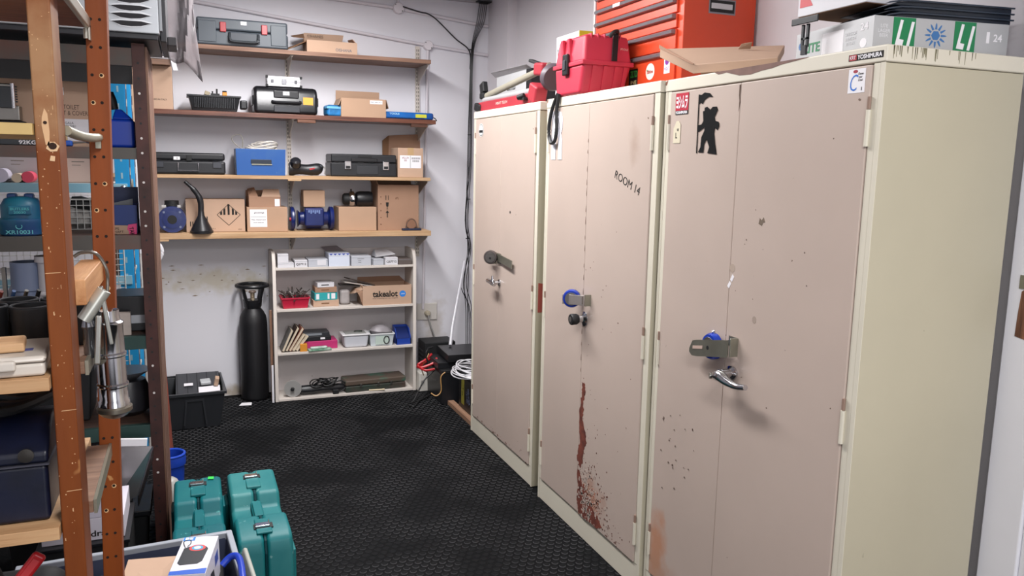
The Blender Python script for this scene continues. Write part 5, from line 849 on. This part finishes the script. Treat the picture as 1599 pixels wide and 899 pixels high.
tm = obj('timber_strip', G().box(-1.6115, -1.604, 3.004, 3.42, 0, 1.915), wood('7a5a48', '4f3428', 'z', 4), k0); 
for g_ in (3.09, 3.25): obj('timber_groove', G().box(-1.604, -1.6036, g_, g_ + .006, 0, 1.915), M('2c1c16', .8), tm)
anglepost(k0, X1, 3.42, -1, 1.925, RK); anglepost(k0, X0, 3.0, 1, 1.925, RK); anglepost(k0, X0, 3.42, 1, 1.925, RK)
for z0, z1, m in ((1.85, 1.909, RKG), (1.538, 1.577, RKG), (1.228, 1.277, RKG), (.872, .919, RKT), (.545, .592, RKT)):
    obj('beam', G().box(X0 + .003, X1 - .041, 2.996, 3.0, z0, z1), m, k0, bev=.001) if 0 else obj('beam', G().box(X0 + .003, X1 - .003, 3.0035, 3.0065, z0, z1).box(X0 + .003, X1 - .003, 3.0065, 3.03, z1 - .003, z1), m, k0, bev=.0008)
    obj('shelf_panel', G().box(X0 + .004, X1 - .004, 3.031, 3.44, z1 - .02, z1 - .001), wood('5c4438', '40302a', 'x', 3), k0)
obj('black_valance', G().box(X0 + .01, X1 - .042, 3.012, 3.02, 1.79, 1.8495), BLACKM, k0)
# silver heater / oven on top
t = thing('silver_oven', 'silver panelled appliance with curved slots on top of the dark rack', 'appliance', (-1.56, 2.93, 1.9305)); SV = M('c3c8cd', .3, .35, .05, 8)
obj('base', G().box(-.66, -.006, .0, .5, 0, .018), M('2b2c31', .4), t, bev=.003); obj('front_panel', G().box(-.66, 0, -.006, .5, .0185, .36), SV, t, bev=.004)
for k in range(8):
    z = .046 + .0245 * k; pts = [(-.058, .004), (-.03, .008), (.03, .009), (.06, .004), (.03, -.006), (0, -.0085), (-.03, -.0065)]
    s_ = obj('slot_rim', G().prism([(a * 1.08, b * 1.5 + .0008) for a, b in pts], (-.085, -.0062, z), '-y', .0012), M('e3e6ea', .3, .3), t); obj('vent_slot', G().prism(pts, (-.085, -.0075, z), '-y', .0006), M('141118', .6), s_)
obj('corner_cap', G().box(.0005, .008, -.006, .03, .03, .36), M('8f9296', .35, .6), t); obj('side_panel', G().box(.0005, .02, .035, .49, .0, .36), M('2b2b2f', .5), t, bev=.003)
obj('rear_bracket', G().box(.0205, .05, .12, .3, -.0, .03), M('2f2c2f', .5), t, bev=.003)
# plastic sheet hanging beside
def sheet():
    vs = []; fs = []; nu, nv = 16, 18; random.seed(9)
    for j in range(nv):
        for i in range(nu):
            a, b = i / (nu - 1), j / (nv - 1)
            x = -1.57 + .125 * a + .02 * b * a + .006 * math.sin(9 * a + 5 * b); y = 3.5 + .06 * a + .018 * math.sin(13 * a + 3 * b) + .012 * math.sin(9 * b + 6 * a) + .008 * math.sin(31 * a + 11 * b); z = 2.3 - b * (.33 + .1 * a + .02 * math.sin(7 * a)); vs.append((x, y, z))
    for j in range(nv - 1):
        for i in range(nu - 1): k = j * nu + i; fs.append((k, k + 1, k + nu + 1, k + nu))
    g = G(); g.v = vs; g.f = fs; return g
o = obj('plastic_sheet', sheet(), M('7a7477', .3, 0, .3, 7, .5, bsc=14, alpha=.7), sm=True); so = o.modifiers.new('solid', 'SOLIDIFY'); so.thickness = .0012; tag(o, 'crinkled translucent grey plastic sheet draped beside the silver appliance', 'plastic sheet')
t = thing('torn_board', 'torn white and brown board on the tall plain box, second wall shelf', 'board', (-1.62, 5.08, 2.0755)); obj('board', G().box(-.15, .06, -.03, .2, 0, .03), wood('8f6f5c', '5f4638', 'x'), t); obj('torn_paper', G().slab([(-.16, -.04, .035), (-.02, -.05, .05), (.09, -.03, .03), (.05, .1, .034)], .003), PAPER, t); obj('torn_corner', G().slab([(.06, -.04, .04), (.085, -.04, .04), (.1, -.035, -.03), (.075, -.035, -.03)], .003), PAPER, t)
# rack contents, shelf 1.577
t = carton('cardboard_box', 'large brown carton lettered toilet seat and cover on the dark rack', (-1.94, 3.12, 1.577), .29, .25, .265, M('cbab94', .85, 0, .06, 3))
text('print', 'TOILET\nSEAT & COVER', t, (.085, 0, .125), .1, .035, '-y', M('5a4a44', .9)); obj('label', G().box(.045, .14, -.0008, 0, .02, .095), PAPER, t); text('print', 'GALA\nIMM 0081\nNMM', t, (.075, -.0009, .07), .04, .03, '-y', M('66666a', .8)); text('print', 'IIIIII', t, (.115, -.0009, .035), .03, .01, '-y', INK)
obj('torn_strip', G().prism([(-.02, -.02), (.0, -.025), (.012, .0), (.004, .03), (-.012, .025)], (.04, 0, .2), '-y', .002), M('9a6a54', .8), t); obj('paper_note', G().box(.03, .065, -.003, -.0005, .175, .2), PAPER, t); obj('print_bracket', G().tube(smooth([(.03, -.002, .165), (.06, -.002, .16), (.055, -.002, .14), (.035, -.002, .135)], 4), .0016, 5), INK, t)
t = thing('blue_jerry_can', 'blue plastic canister with a black cap beside the end post of the dark rack', 'canister', (-1.70, 3.1, 1.577)); obj('body', G().box(-.045, .04, 0, .12, 0, .1), M('1846c2', .35), t, bev=.012, seg=3); obj('shoulder', G().add([(-.03, .01, .1), (.035, .01, .1), (.035, .11, .1), (-.03, .11, .1), (-.02, .03, .135), (.0, .03, .135), (.0, .09, .135), (-.02, .09, .135)], [(3, 2, 1, 0), (4, 5, 6, 7), (0, 1, 5, 4), (1, 2, 6, 5), (2, 3, 7, 6), (3, 0, 4, 7)]), M('1846c2', .35), t, bev=.005)
obj('black_grip', G().box(-.06, -.042, .0, .1, 0, .17), BLACKP, t, bev=.006); obj('nozzle', G().ring([(.014, 0), (.016, .03), (.012, .06)], (-.025, .06, .135), (-.2, 0, 1), 14), BLACKM, t, sm=True)
t = thing('metal_vice', 'small grey metal vice on the dark rack at the left edge', 'vice', (-2.035, 3.06, 1.577)); obj('block', G().box(-.04, .035, 0, .05, .08, .13).box(-.02, .015, .0, .05, .13, .2), STEEL, t, bev=.004); obj('jaw', G().box(-.02, .02, -.01, .0, .12, .19), DARKG, t, bev=.003); obj('screw', G().cyl((.02, -.005, .12), (.02, -.005, .2), .007, 10), CHROME, t, sm=True); obj('base', G().box(-.05, .045, 0, .05, 0, .0795), BLACKM, t, bev=.003)
obj('serrated_jaw', (lambda q: [q.box(.016, .03, -.004, .01, .14 + .008 * k, .144 + .008 * k) for k in range(7)] and q)(G()), DARKG, t)
t = thing('grey_tool', 'grey lettered tool case lying at the front of the dark rack near the carton', 'tool case', (-1.98, 3.035, 1.5775)); obj('body', G().box(-.08, .06, 0, .05, 0, .02), DARKG, t, bev=.003); text('lettering', '92KG', t, (.0, -.0003, .01), .05, .013, '-y', PAPER, bold=.02)
t = thing('small_blue_tool', 'small blue handled tool beside the front post on the dark rack', 'tool', (-1.86, 3.04, 1.5775)); obj('grip', G().box(-.03, .01, 0, .04, 0, .02), M('1d4ea8', .4), t, bev=.006); obj('shaft', G().tube([(.01, .02, .012), (.05, .02, .016), (.08, .0, .008)], .003), STEEL, t)
# shelf 1.277
TC = M('1d6a80', .45, 0, 0, 6, .3, '1b3e72', .4, .65, speck=('6b5a58', 10, .72))
t = thing('cast_valve_body', 'teal and blue cast iron cap with embossed lettering on the dark rack', 'casting', (-2.02, 3.09, 1.2775))
obj('body', G().ring([(.064, 0), (.068, .004), (.068, .028), (.075, .045), (.074, .055), (.062, .058), (.062, .1), (.05, .122), (.03, .13)], (0, 0, 0), (0, 0, 1), 32), TC, t, sm=True)
for sx in (-.025, .025): obj('top_lug', G().box(sx - .014, sx + .014, -.02, .02, .12, .14), M('1b3e72', .45), t, bev=.006)
obj('badge_plate', G().box(-.03, .04, -.067, -.058, .07, .1), TC, t, bev=.006); text('lettering', 'BUTLERS\n20030', t, (.005, -.0672, .085), .055, .02, '-y', M('4fb0b8', .5), bold=.02); text('lettering', 'XR10031', t, (.0, -.069, .014), .08, .013, '-y', M('5fb4ba', .5), bold=.02); obj('emblem', G().tube([(.009 * math.cos(a), -.07, .033 + .009 * math.sin(a)) for a in [math.pi * k / 6 for k in range(12)]], .0015, 5, True), M('5fb4ba', .5), t)
t = thing('open_blue_box', 'open blue box holding a grey card behind the rack end post', 'box', (-1.71, 3.09, 1.2775)); NV = M('16357a', .45); obj('box', G().tray(-.05, .045, 0, .14, 0, .1, .004), NV, t); obj('back_flap', G().box(-.05, .045, .136, .14, .1, .16), M('10224e', .5), t); obj('grey_card', G().slab([(-.035, .03, .03), (.03, .06, .03), (.03, .06, .12), (-.035, .03, .105)], .002), M('7f8286', .4), t)
obj('card_sign', G().box(-.075, .03, -.014, -.009, -.02, .03, (0, R(2), 0)), CARD2, t); text('lettering', 'KEEPS\nMK. SHAFT\nKIT', t, (-.03, -.0145, .007), .06, .03, '-y', INK); pk = obj('pink_tag', G().prism([(-.014, -.02), (.014, -.026), (.016, .03), (-.012, .026), (-.016, .01), (-.01, 0)], (.028, -.015, .006), '-y', .001), M('e0407e', .5), t); text('lettering', 'TAKE', pk, (.028, -.0162, .004), .04, .014, '-y', INK, roll=-1.4, bold=.02)
t = thing('wire_basket', 'white wire basket of small parts behind the cast iron cap', 'basket', (-1.9, 3.3, 1.2775)); g = G(); WR = M('d9d9d6', .4)
for k in range(13): x = -.14 + .023 * k; g.tube([(x, 0, 0), (x, 0, .11)], .0016, 5)
for k in range(6): g.tube([(-.14, 0, .022 * k), (.137, 0, .022 * k)], .0016, 5)
for k in range(5): g.tube([(.137, .025 * k, 0), (.137, .025 * k, .11)], .0016, 5); g.tube([(-.14, .025 * k, 0), (-.14, .025 * k, .11)], .0016, 5)
obj('wire', g, WR, t); obj('rim', G().tube([(-.14, 0, .11), (.137, 0, .11), (.137, .11, .11), (-.14, .11, .11)], .003, 6, True), WR, t)
obj('contents', G().ring([(.05, 0), (.1, .02), (.09, .06), (.05, .085)], (0, .055, .002), (0, 0, 1), 18, 1.2, .45), M('b9b5b0', .6, 0, 0, 30, .8, '5c5a5c'), t); obj('black_part', G().ring([(.02, 0), (.028, .03), (.02, .08)], (.0, .04, .1), (1, 0, -.2), 12), BLACKM, t, sm=True)
# shelf .919 : pipe fittings
PV = M('aeb3bd', .45, 0, .08, 8)
t = thing('pipe_fitting', 'large grey plastic pipe socket on the dark rack behind the black cups', 'pipe fitting', (-2.02, 3.12, .9195)); obj('socket', G().ring([(.05, 0), (.05, .06), (.044, .065), (.044, .16), (.053, .165), (.053, .262), (.046, .262), (.044, .2), (0, .19)], seg=28), M('7d8aa6', .4), t, sm=True)
t = thing('pipe_fitting', 'white banded plastic pipe coupling beside the grey socket', 'pipe fitting', (-1.945, 3.08, .9195)); obj('coupling', G().ring([(.04, 0), (.04, .1), (.046, .103), (.046, .112), (.04, .115), (.04, .15), (.046, .153), (.046, .16), (.038, .163), (.038, .262), (.047, .265), (.047, .285)], seg=26), M('c9c6c8', .45), t, sm=True)
t = thing('pipe_fitting', 'white plastic pipe elbow lying at the left edge of the rack behind the cups', 'pipe fitting', (-2.13, 3.24, .97)); obj('elbow', G().tube(smooth([(-.08, 0, .0), (0, 0, .01), (.05, 0, .06), (.08, 0, .12)], 5), .04, 18), PV, t, sm=True); obj('socket', G().cyl((-.11, 0, -.002), (-.05, 0, 0), .046, 20), PV, t, sm=True)
t = thing('pipe_fitting', 'bright metal bolt bracket between the white elbow and grey socket', 'bracket', (-2.08, 3.05, .9195)); obj('plate', G().box(-.006, .006, 0, .02, 0, .25), STEEL, t, bev=.001); obj('bolt', G().ring([(.016, 0), (.02, .008), (.014, .02)], (.012, -.002, .12), (0, -1, 0), 12), CHROME, t, sm=True)
tag(obj('plaster_tray', G().tray(-2.2, -1.7, 3.035, 3.06, .9195, 1.0, .004), M('b5aaa2', .8, 0, .3, 14), None), 'dusty pale tray along the front of the rack shelf behind the cups', 'tray')
t = thing('long_steel_tool', 'black and white handled tool lying between the posts behind the cross rail', 'tool', (-1.85, 3.2, .96)); obj('shaft', G().cyl((-.06, 0, .06), (.06, 0, .2), .016, 12), BLACKP, t, sm=True); obj('white_pipe', G().cyl((-.09, -.03, .02), (.07, -.03, .12), .022, 14), PV, t, sm=True); obj('foot', G().box(-.09, .06, -.06, .05, -.04, .04), BLACKM, t)
# shelf .592
t = thing('black_speaker', 'black box with a pale label on the rack shelf behind the chrome cylinder', 'box', (-1.70, 3.1, .919)); obj('body', G().box(-.06, .05, 0, .2, 0, .13), BLACKP, t, bev=.004); obj('label', G().box(-.055, .045, -.001, 0, .03, .06), M('b9bcc2', .4), t)
t = thing('dark_bin', 'dark round edged machine part on the lower rack shelf', 'machine part', (-1.73, 3.12, .5925)); obj('body', G().ring([(.05, 0), (.075, .02), (.08, .08), (.06, .13)], (0, .06, 0), (0, 0, 1), 22), M('26262b', .4, 0, .2, 8), t, sm=True); obj('dish', G().ring([(.03, 0), (.075, .03), (.08, .035)], (0, .06, .131), (0, 0, 1), 22), M('8f8f92', .3, .6), t, sm=True)
t = thing('dark_bin', 'black storage bin on the lower rack shelf behind the front post', 'bin', (-2.0, 3.1, .5925)); obj('body', G().taper(-.17, .16, 0, .25, 0, .2, .015), BLACKM, t, bev=.01); obj('rim', G().box(-.18, .17, -.01, .26, .19, .21), BLACKP, t, bev=.004)
t = thing('dark_bin', 'black low crate on the floor under the dark rack', 'crate', (-1.9, 3.12, 0.0025)); obj('body', G().taper(-.25, .22, 0, .25, 0, .22, .015), BLACKM, t, bev=.01); obj('rim', G().box(-.26, .23, -.01, .26, .2, .222), BLACKP, t, bev=.004)
# bent steel sheet + white box
t = thing('bent_steel_sheet', 'bent shiny steel duct sheet leaning under the rack behind the rear post', 'steel sheet', (0, 0, 0))
obj('sheet', G().slab([(-1.82, 2.93, .56), (-1.645, 2.93, .535), (-1.70, 2.93, .36), (-1.79, 2.9, .33)], .004), M('9a9698', .25, .8, .2, 10), t); obj('folded_edge', G().slab([(-1.645, 2.931, .534), (-1.65, 3.0, .47), (-1.705, 2.98, .3), (-1.70, 2.93, .359)], .004), M('6b6a6e', .3, .8), t)
obj('support', G().box(-1.80, -1.72, 2.935, 2.99, .0025, .34), BLACKM, t); obj('white_lip', G().box(-1.8, -1.66, 2.915, 2.926, .55, .575, (0, .1, 0)), PAPER, t)
t = thing('archive_box', 'white archive box with black lettering under the rack near the rear post', 'box', (-1.83, 2.6, .36)); obj('body', G().box(-.12, .11, 0, .25, 0, .072), M('c3bfc9', .6), t, bev=.002); text('lettering', 'drács', t, (.05, 0, .022), .07, .02, '-y', INK, bold=.02)
t = thing('archive_box', 'upper pale archive box stacked on the lettered one under the rack', 'box', (-1.84, 2.6, .4325)); obj('body', G().box(-.12, .095, 0, .25, 0, .065), M('b9b5c2', .6), t, bev=.002); obj('black_strip', G().box(-.12, .096, -.002, 0, .065, .08), BLACKM, t)
t = thing('dark_bin', 'tall black bin standing under the white archive boxes', 'bin', (-1.83, 2.58, .0025)); obj('body', G().taper(-.13, .12, 0, .29, 0, .35, .01), BLACKM, t, bev=.006); obj('rim', G().box(-.135, .125, -.005, .295, .345, .3565), BLACKP, t, bev=.002)
# ================================================================ LEFT: BLUE RACK BEHIND
CY_ = M('1f8ec6', .4, 0, .08, 10); CYL = M('79a9bd', .45, 0, 0, 5, 0, '8fb5c4')
k1 = thing('blue_rack', 'bright blue slotted steel rack standing behind the dark rack', 'rack', (0, 0, 0))
for x, sx in ((-1.735, -1), (-2.75, 1)):
    for y in (3.9, 4.3):
        p_ = obj('post', G().box(min(x, x + sx * .055), max(x, x + sx * .055), y, y + .003, 0, 2.0).box(min(x, x - sx * .003), max(x, x - sx * .003), y + .003, y + .06, 0, 2.0), CY_, k1)
        if sx < 0:
            obj('post_side', G().box(x + .0, x + .0035, y + .0035, y + .1, 0, 2.0), M('15324a', .5), p_); g = G(); g2 = G()
            for k in range(26): z = .04 + .075 * k; g.prism(rect(.008, .026), (x - .027, y - .0002, z), '-y', .0004); g2.prism(rect(.018, .032), (x + .0036, y + .05, z + .02), '+x', .0004)
            obj('post_slot', g, M('8fb0bd', .5), p_, kind='stuff'); obj('post_slot', g2, M('c9c4b8', .5), p_, kind='stuff')
for z0, z1 in ((1.39, 1.43), (.98, 1.02), (.5, .54), (1.9, 1.94)):
    obj('beam', G().box(-2.74, -1.742, 3.894, 3.8995, z0, z1), CYL, k1, bev=.001); obj('shelf_panel', G().box(-2.74, -1.742, 3.905, 4.29, z1 - .012, z1), M('a9a9a6', .5), k1)
obj('corner_bolt', G().ring([(.012, 0), (.014, .004), (.008, .01)], (-1.76, 3.899, 1.41), (0, -1, 0), 12), CHROME, k1, sm=True); obj('gusset', G().ring([(.03, 0), (.03, .005)], (-1.728, 3.97, 1.42), (1, 0, 0), 14), M('6f6a60', .6), k1, sm=True)
for x0, x1, h_, lb, c_ in ((-2.3, -2.1, .11, 'white carton on the blue rack farthest left', 'b9b4b6'), (-2.095, -1.84, .115, 'pale pinkish carton on the blue rack behind the front post', 'd3bdb2')):
    t = thing('carton', lb, 'box', ((x0 + x1) / 2, 4.0, 1.4305)); obj('body', G().box(-(x1 - x0) / 2, (x1 - x0) / 2, 0, .2, 0, h_), M(c_, .8), t, bev=.003); obj('print', G().box(.0, .05, -.0006, 0, .09, .094).box(.0, .035, -.0006, 0, .075, .078), M('8a8078', .8), t)
for x, r, m, lb in ((-2.225, .03, M('c9c5d6', .5), 'white paper roll'), (-2.165, .02, M('d0bfa8', .5), 'slim tan roll'), (-2.125, .024, M('e0506a', .5), 'pink ended roll')):
    tag(obj('roll', G().cyl((0, 0, 0), (0, .09, .0), r, 16), m, None, loc=(x, 3.9, 1.4305 + r), sm=True), lb + ' lying at the front of the blue rack', 'roll')
t = thing('carton', 'tan carton standing on the blue rack beside the blue post', 'box', (-1.79, 4.0, 1.0205)); obj('body', G().box(-.05, .04, 0, .2, 0, .2), CARD2, t, bev=.003)
t = thing('carton', 'large tan carton on the upper blue rack level beside the post', 'box', (-1.71, 4.42, 1.62)); obj('body', G().box(-.06, .035, 0, .2, 0, .42), CARD2, t, bev=.003); obj('lower_box', G().box(-.06, .035, 0, .2, -.56, -.001), WHITE, t, bev=.003); obj('foot_box', G().box(-.06, .035, 0, .2, -1.62, -.561), M('b9b4b0', .7), t)
t = thing('mesh_screen', 'white wire mesh panel behind the parts basket', 'mesh panel', (-2.05, 3.6, .6)); g = G()
for k in range(26): x = -.3 + .024 * k; g.tube([(x, 0, .0), (x, 0, .8)], .0014, 4)
for k in range(34): g.tube([(-.3, 0, .024 * k), (.3, 0, .024 * k)], .0014, 4)
obj('mesh', g, WR, t, kind='stuff')
for x in (-.3, .3): obj('leg', G().tube([(x, 0, -.5975), (x, 0, .8)], .003, 6), WR, t)
# reddish board leaning behind rack
tag(obj('red_board', G().slab([(-1.64, 3.95, .0025), (-1.60, 3.95, .0025), (-1.625, 4.0, .62), (-1.65, 4.0, .62)], .012), wood('8f4a38', '6b3026', 'z')), 'reddish brown board end leaning behind the rack post', 'board')
t = thing('blue_bucket', 'blue plastic bucket with a rolled rim behind the teal cases', 'bucket', (-1.615, 3.72, .0025)); obj('bucket', G().ring([(.05, 0), (.06, .17), (.066, .175), (.068, .2), (.064, .222), (.056, .222), (.05, .02), (0, .015)], seg=26), M('1a3fa6', .35), t, sm=True); obj('rim_ring', G().tube([(.062 * math.cos(math.pi * k / 12), .062 * math.sin(math.pi * k / 12), .222) for k in range(24)], .006, 8, True), M('1d46b4', .3), t, sm=True)
t = thing('white_bottle', 'dull white plastic container squeezed between the rack post and the teal case', 'container', (-1.612, 3.42, .0025)); obj('body', G().ring([(.05, 0), (.056, .01), (.056, .14), (.03, .19), (.018, .2)], (0, .06, 0), seg=20), M('9c9c98', .4), t, sm=True)

# ================================================================ TEAL CASES AND CRATE
def tealcase(label, x0, x1, y0, y1, h, rz=0, mt=TEAL, dk=0):
    t = thing('teal_tool_case', label, 'tool case', ((x0 + x1) / 2, y0, .0025), rz, 'teal tool cases on the floor'); w2 = (x1 - x0) / 2; L = y1 - y0
    def prof(y, z): return [(0.0, 0), (0, h - .05), (.02, h - .012), (.05, h), (.19, h), (.225, h - .045), (L - .27, h - .045), (L - .235, h), (L - .045, h + .012), (L - .01, h - .02), (L, h - .06), (L, 0)]
    P = prof(0, 0); n = len(P)
    for s_, a, b in ((-1, -w2, -.003), (1, .003, w2)):
        k_ = .012; vs = [(a + (k_ if a == -w2 else 0), y if 0 < y < L else y, z) for y, z in P] + [(b - (k_ if b == w2 else 0), y, z) for y, z in P]
        # outer face pulled in at the top for the moulded shape
        g = G().add([(x, y, z) for x, y, z in vs], [tuple(range(n)), tuple(range(2 * n - 1, n - 1, -1))] + [(i, (i + 1) % n, (i + 1) % n + n, i + n) for i in range(n)]); obj('shell', g, mt, t, bev=.014, seg=3)
    g = G().add([(x, y + (.004 if y == 0 else -.004 if y == L else 0), max(.0, z - .004)) for x in (-.0032, .0032) for y, z in P], [tuple(range(n)), tuple(range(2 * n - 1, n - 1, -1))] + [(i, (i + 1) % n, (i + 1) % n + n, i + n) for i in range(n)]); obj('seam', g, TEALD, t)
    obj('band', G().box(-.025, .025, .04, .15, h - .004, h + .004), mt, t, bev=.004); obj('band', G().box(-.025, .025, L - .2, L - .06, h - .002, h + .01), mt, t, bev=.004)
    hd = obj('handle', G().box(-.019, .019, .2, L - .24, h - .047, h - .026), mt, t, bev=.008); obj('handle_grip', G().box(-.014, .014, .23, L - .27, h - .0255, h - .02), mt, hd, bev=.002)
    for y, zz in ((.09, h + .0045), (L - .1, h + .0105)):
        l = obj('latch', G().box(-.026, .02, y - .014, y + .012, zz, zz + .007), CHROME, t, bev=.002); obj('latch_base', G().box(-.03, .03, y - .018, y + .018, zz - .004, zz - .0002), BLACKM, l); obj('latch_pin', G().cyl((.018, y + .004, zz), (.018, y + .012, zz + .012), .002, 8), CHROME, l)
    for s_ in (-1, 1):
        for y in (.04, L - .14): obj('side_rib', G().box(s_ * (w2 - .006) - .006, s_ * (w2 - .006) + .006, y, y + .1, .02, h - .07), mt, t, bev=.005)
    return t
ta = tealcase('left teal tool case with green tape scraps on its top', -1.594, -1.408, 2.42, 3.05, .355)
obj('green_tape', G().slab([(-.06, .035, .357), (-.02, .03, .357), (-.015, .05, .3575), (-.06, .055, .3575)], -.0006), M('2fc24a', .5), ta); obj('green_tape', G().slab([(.035, .555, .3685), (.055, .55, .3685), (.057, .575, .3685), (.037, .58, .3685)], -.0006), M('2fc24a', .5), ta)
tb = tealcase('right teal tool case, dusty and scuffed, next to the open floor', -1.402, -1.208, 2.44, 3.06, .355, R(.8), M('0b666a', .48, 0, 0, 4, .12, '357a7a', .45, .75, speck=('5f8f8e', 30, .7), spec=.3))
CRM = M('737884', .4, 0, .06, 6); CRI = M('3c435a', .45, 0, .1, 6)
t = thing('storage_crate', 'grey plastic crate with clip handles in front of the teal cases', 'crate', (-1.66, 1.93, .0025), R(4))
CL, CWd = .27, .44
obj('crate', G().tray(-CL, CL, 0, CWd, 0, .405, .004, .03), CRI, t, bev=.003); obj('rim', G().frame(-CL - .014, CL + .014, -.014, CWd + .014, .395, .42, .018), M('9a9fa8', .4), t, bev=.004)
c_ = obj('clip_handle', G().box(CL + .015, CL + .028, .1, .3, .33, .43, (0, .25, 0)), M('a5a79f', .4), t, bev=.006); obj('clip_ridge', G().box(CL + .022, CL + .034, .14, .29, .35, .41, (0, .25, 0)), M('b9bbb2', .4), c_, bev=.003)
tag(obj('black_contents', G().box(-1.86, -1.44, 1.97, 2.32, .05, .385), M('15161a', .8, 0, .2, 10), None, bev=.02), 'dark heap of cloth and tools filling the grey crate', 'contents')
tag(obj('cardboard_sheet', G().slab([(-1.72, 1.99, .408), (-1.575, 1.99, .425), (-1.56, 2.24, .44), (-1.685, 2.25, .445), (-1.72, 2.19, .44)][:4], .005), CARD2, None), 'piece of brown cardboard lying in the grey crate', 'cardboard')
t = thing('speaker_box', 'small white and blue box picturing a black portable speaker, in the grey crate', 'box', (-1.532, 1.985, .402), R(-10), rot=(R(4), 0, R(-12)))
obj('box', G().box(-.045, .045, 0, .185, 0, .11), M('dddce6', .35), t, bev=.0015); obj('top_print', G().slab([(-.044, .001, .1102), (.044, .001, .1102), (.044, .025, .1102), (-.044, .018, .1102)], -.0004), M('2a5cc0', .4), t)
sp = [(a * 1.0, b) for a, b in ((-.03, -.035), (-.022, -.045), (.02, -.042), (.03, -.03), (.034, .03), (.026, .042), (-.016, .044), (-.028, .036))]
q = obj('speaker_print', G().prism(sp, (-.004, .09, .1102), '+z', .0005), M('1b1f26', .5), t); obj('disc_print', G().prism(disc(.016, 20, 1.3), (.002, .125, .1108), '+z', .0003), M('cf4a4a', .4), q); obj('disc_inner', G().prism(disc(.011, 20, 1.3), (.002, .125, .1112), '+z', .0003), M('3fa6cc', .4), q); obj('disc_core', G().prism(disc(.007, 16, 1.3), (.002, .125, .1116), '+z', .0003), M('d9d9dc', .4), q)
obj('loop_print', G().tube(smooth([(-.03, .13, .1104), (-.04, .16, .1104), (-.025, .168, .1104), (-.02, .15, .1104), (-.025, .135, .1104)], 4), .0013, 5), INK, t); obj('badge_print', G().prism(rect(.03, .018), (-.028, .174, .1102), '+z', .0005), M('2a7fd0', .4), t); text('lettering', 'BE', t, (-.028, .174, .1108), .02, .012, '+z', PAPER, bold=.03)
obj('side_print', G().prism([(-.06, -.03), (.02, -.03), (.01, .01), (-.03, .02)], (.0452, .09, .05), '+x', .0005), M('26262e', .5), t); obj('side_stripe', G().prism(rect(.04, .03), (.0453, .14, .07), '+x', .0006), M('3a4f9a', .5), t); text('lettering', 'BLUETOOTH SPEAKER', t, (0, -.0002, .085), .07, .008, '-y', M('2a5cc0', .5)); obj('grey_front', G().box(-.044, .044, -.0008, 0, .002, .075), M('a9abc0', .4), t)
tag(obj('tube_loop', G().tube(smooth([(-1.445, 2.16, .43), (-1.42, 2.165, .45), (-1.4, 2.13, .455), (-1.398, 2.0, .445), (-1.402, 1.9, .41)], 6), .0095, 10), M('1c3cae', .35), sm=True), 'thick bright blue tubular handle sticking out of the grey crate', 'tube')
tag(obj('tube_loop', G().tube(smooth([(-1.865, 2.2, .39), (-1.85, 2.15, .405), (-1.83, 2.05, .405), (-1.84, 1.99, .39)], 6), .008, 10), M('1c3cae', .35), sm=True), 'blue tube lying at the left of the grey crate contents', 'tube')
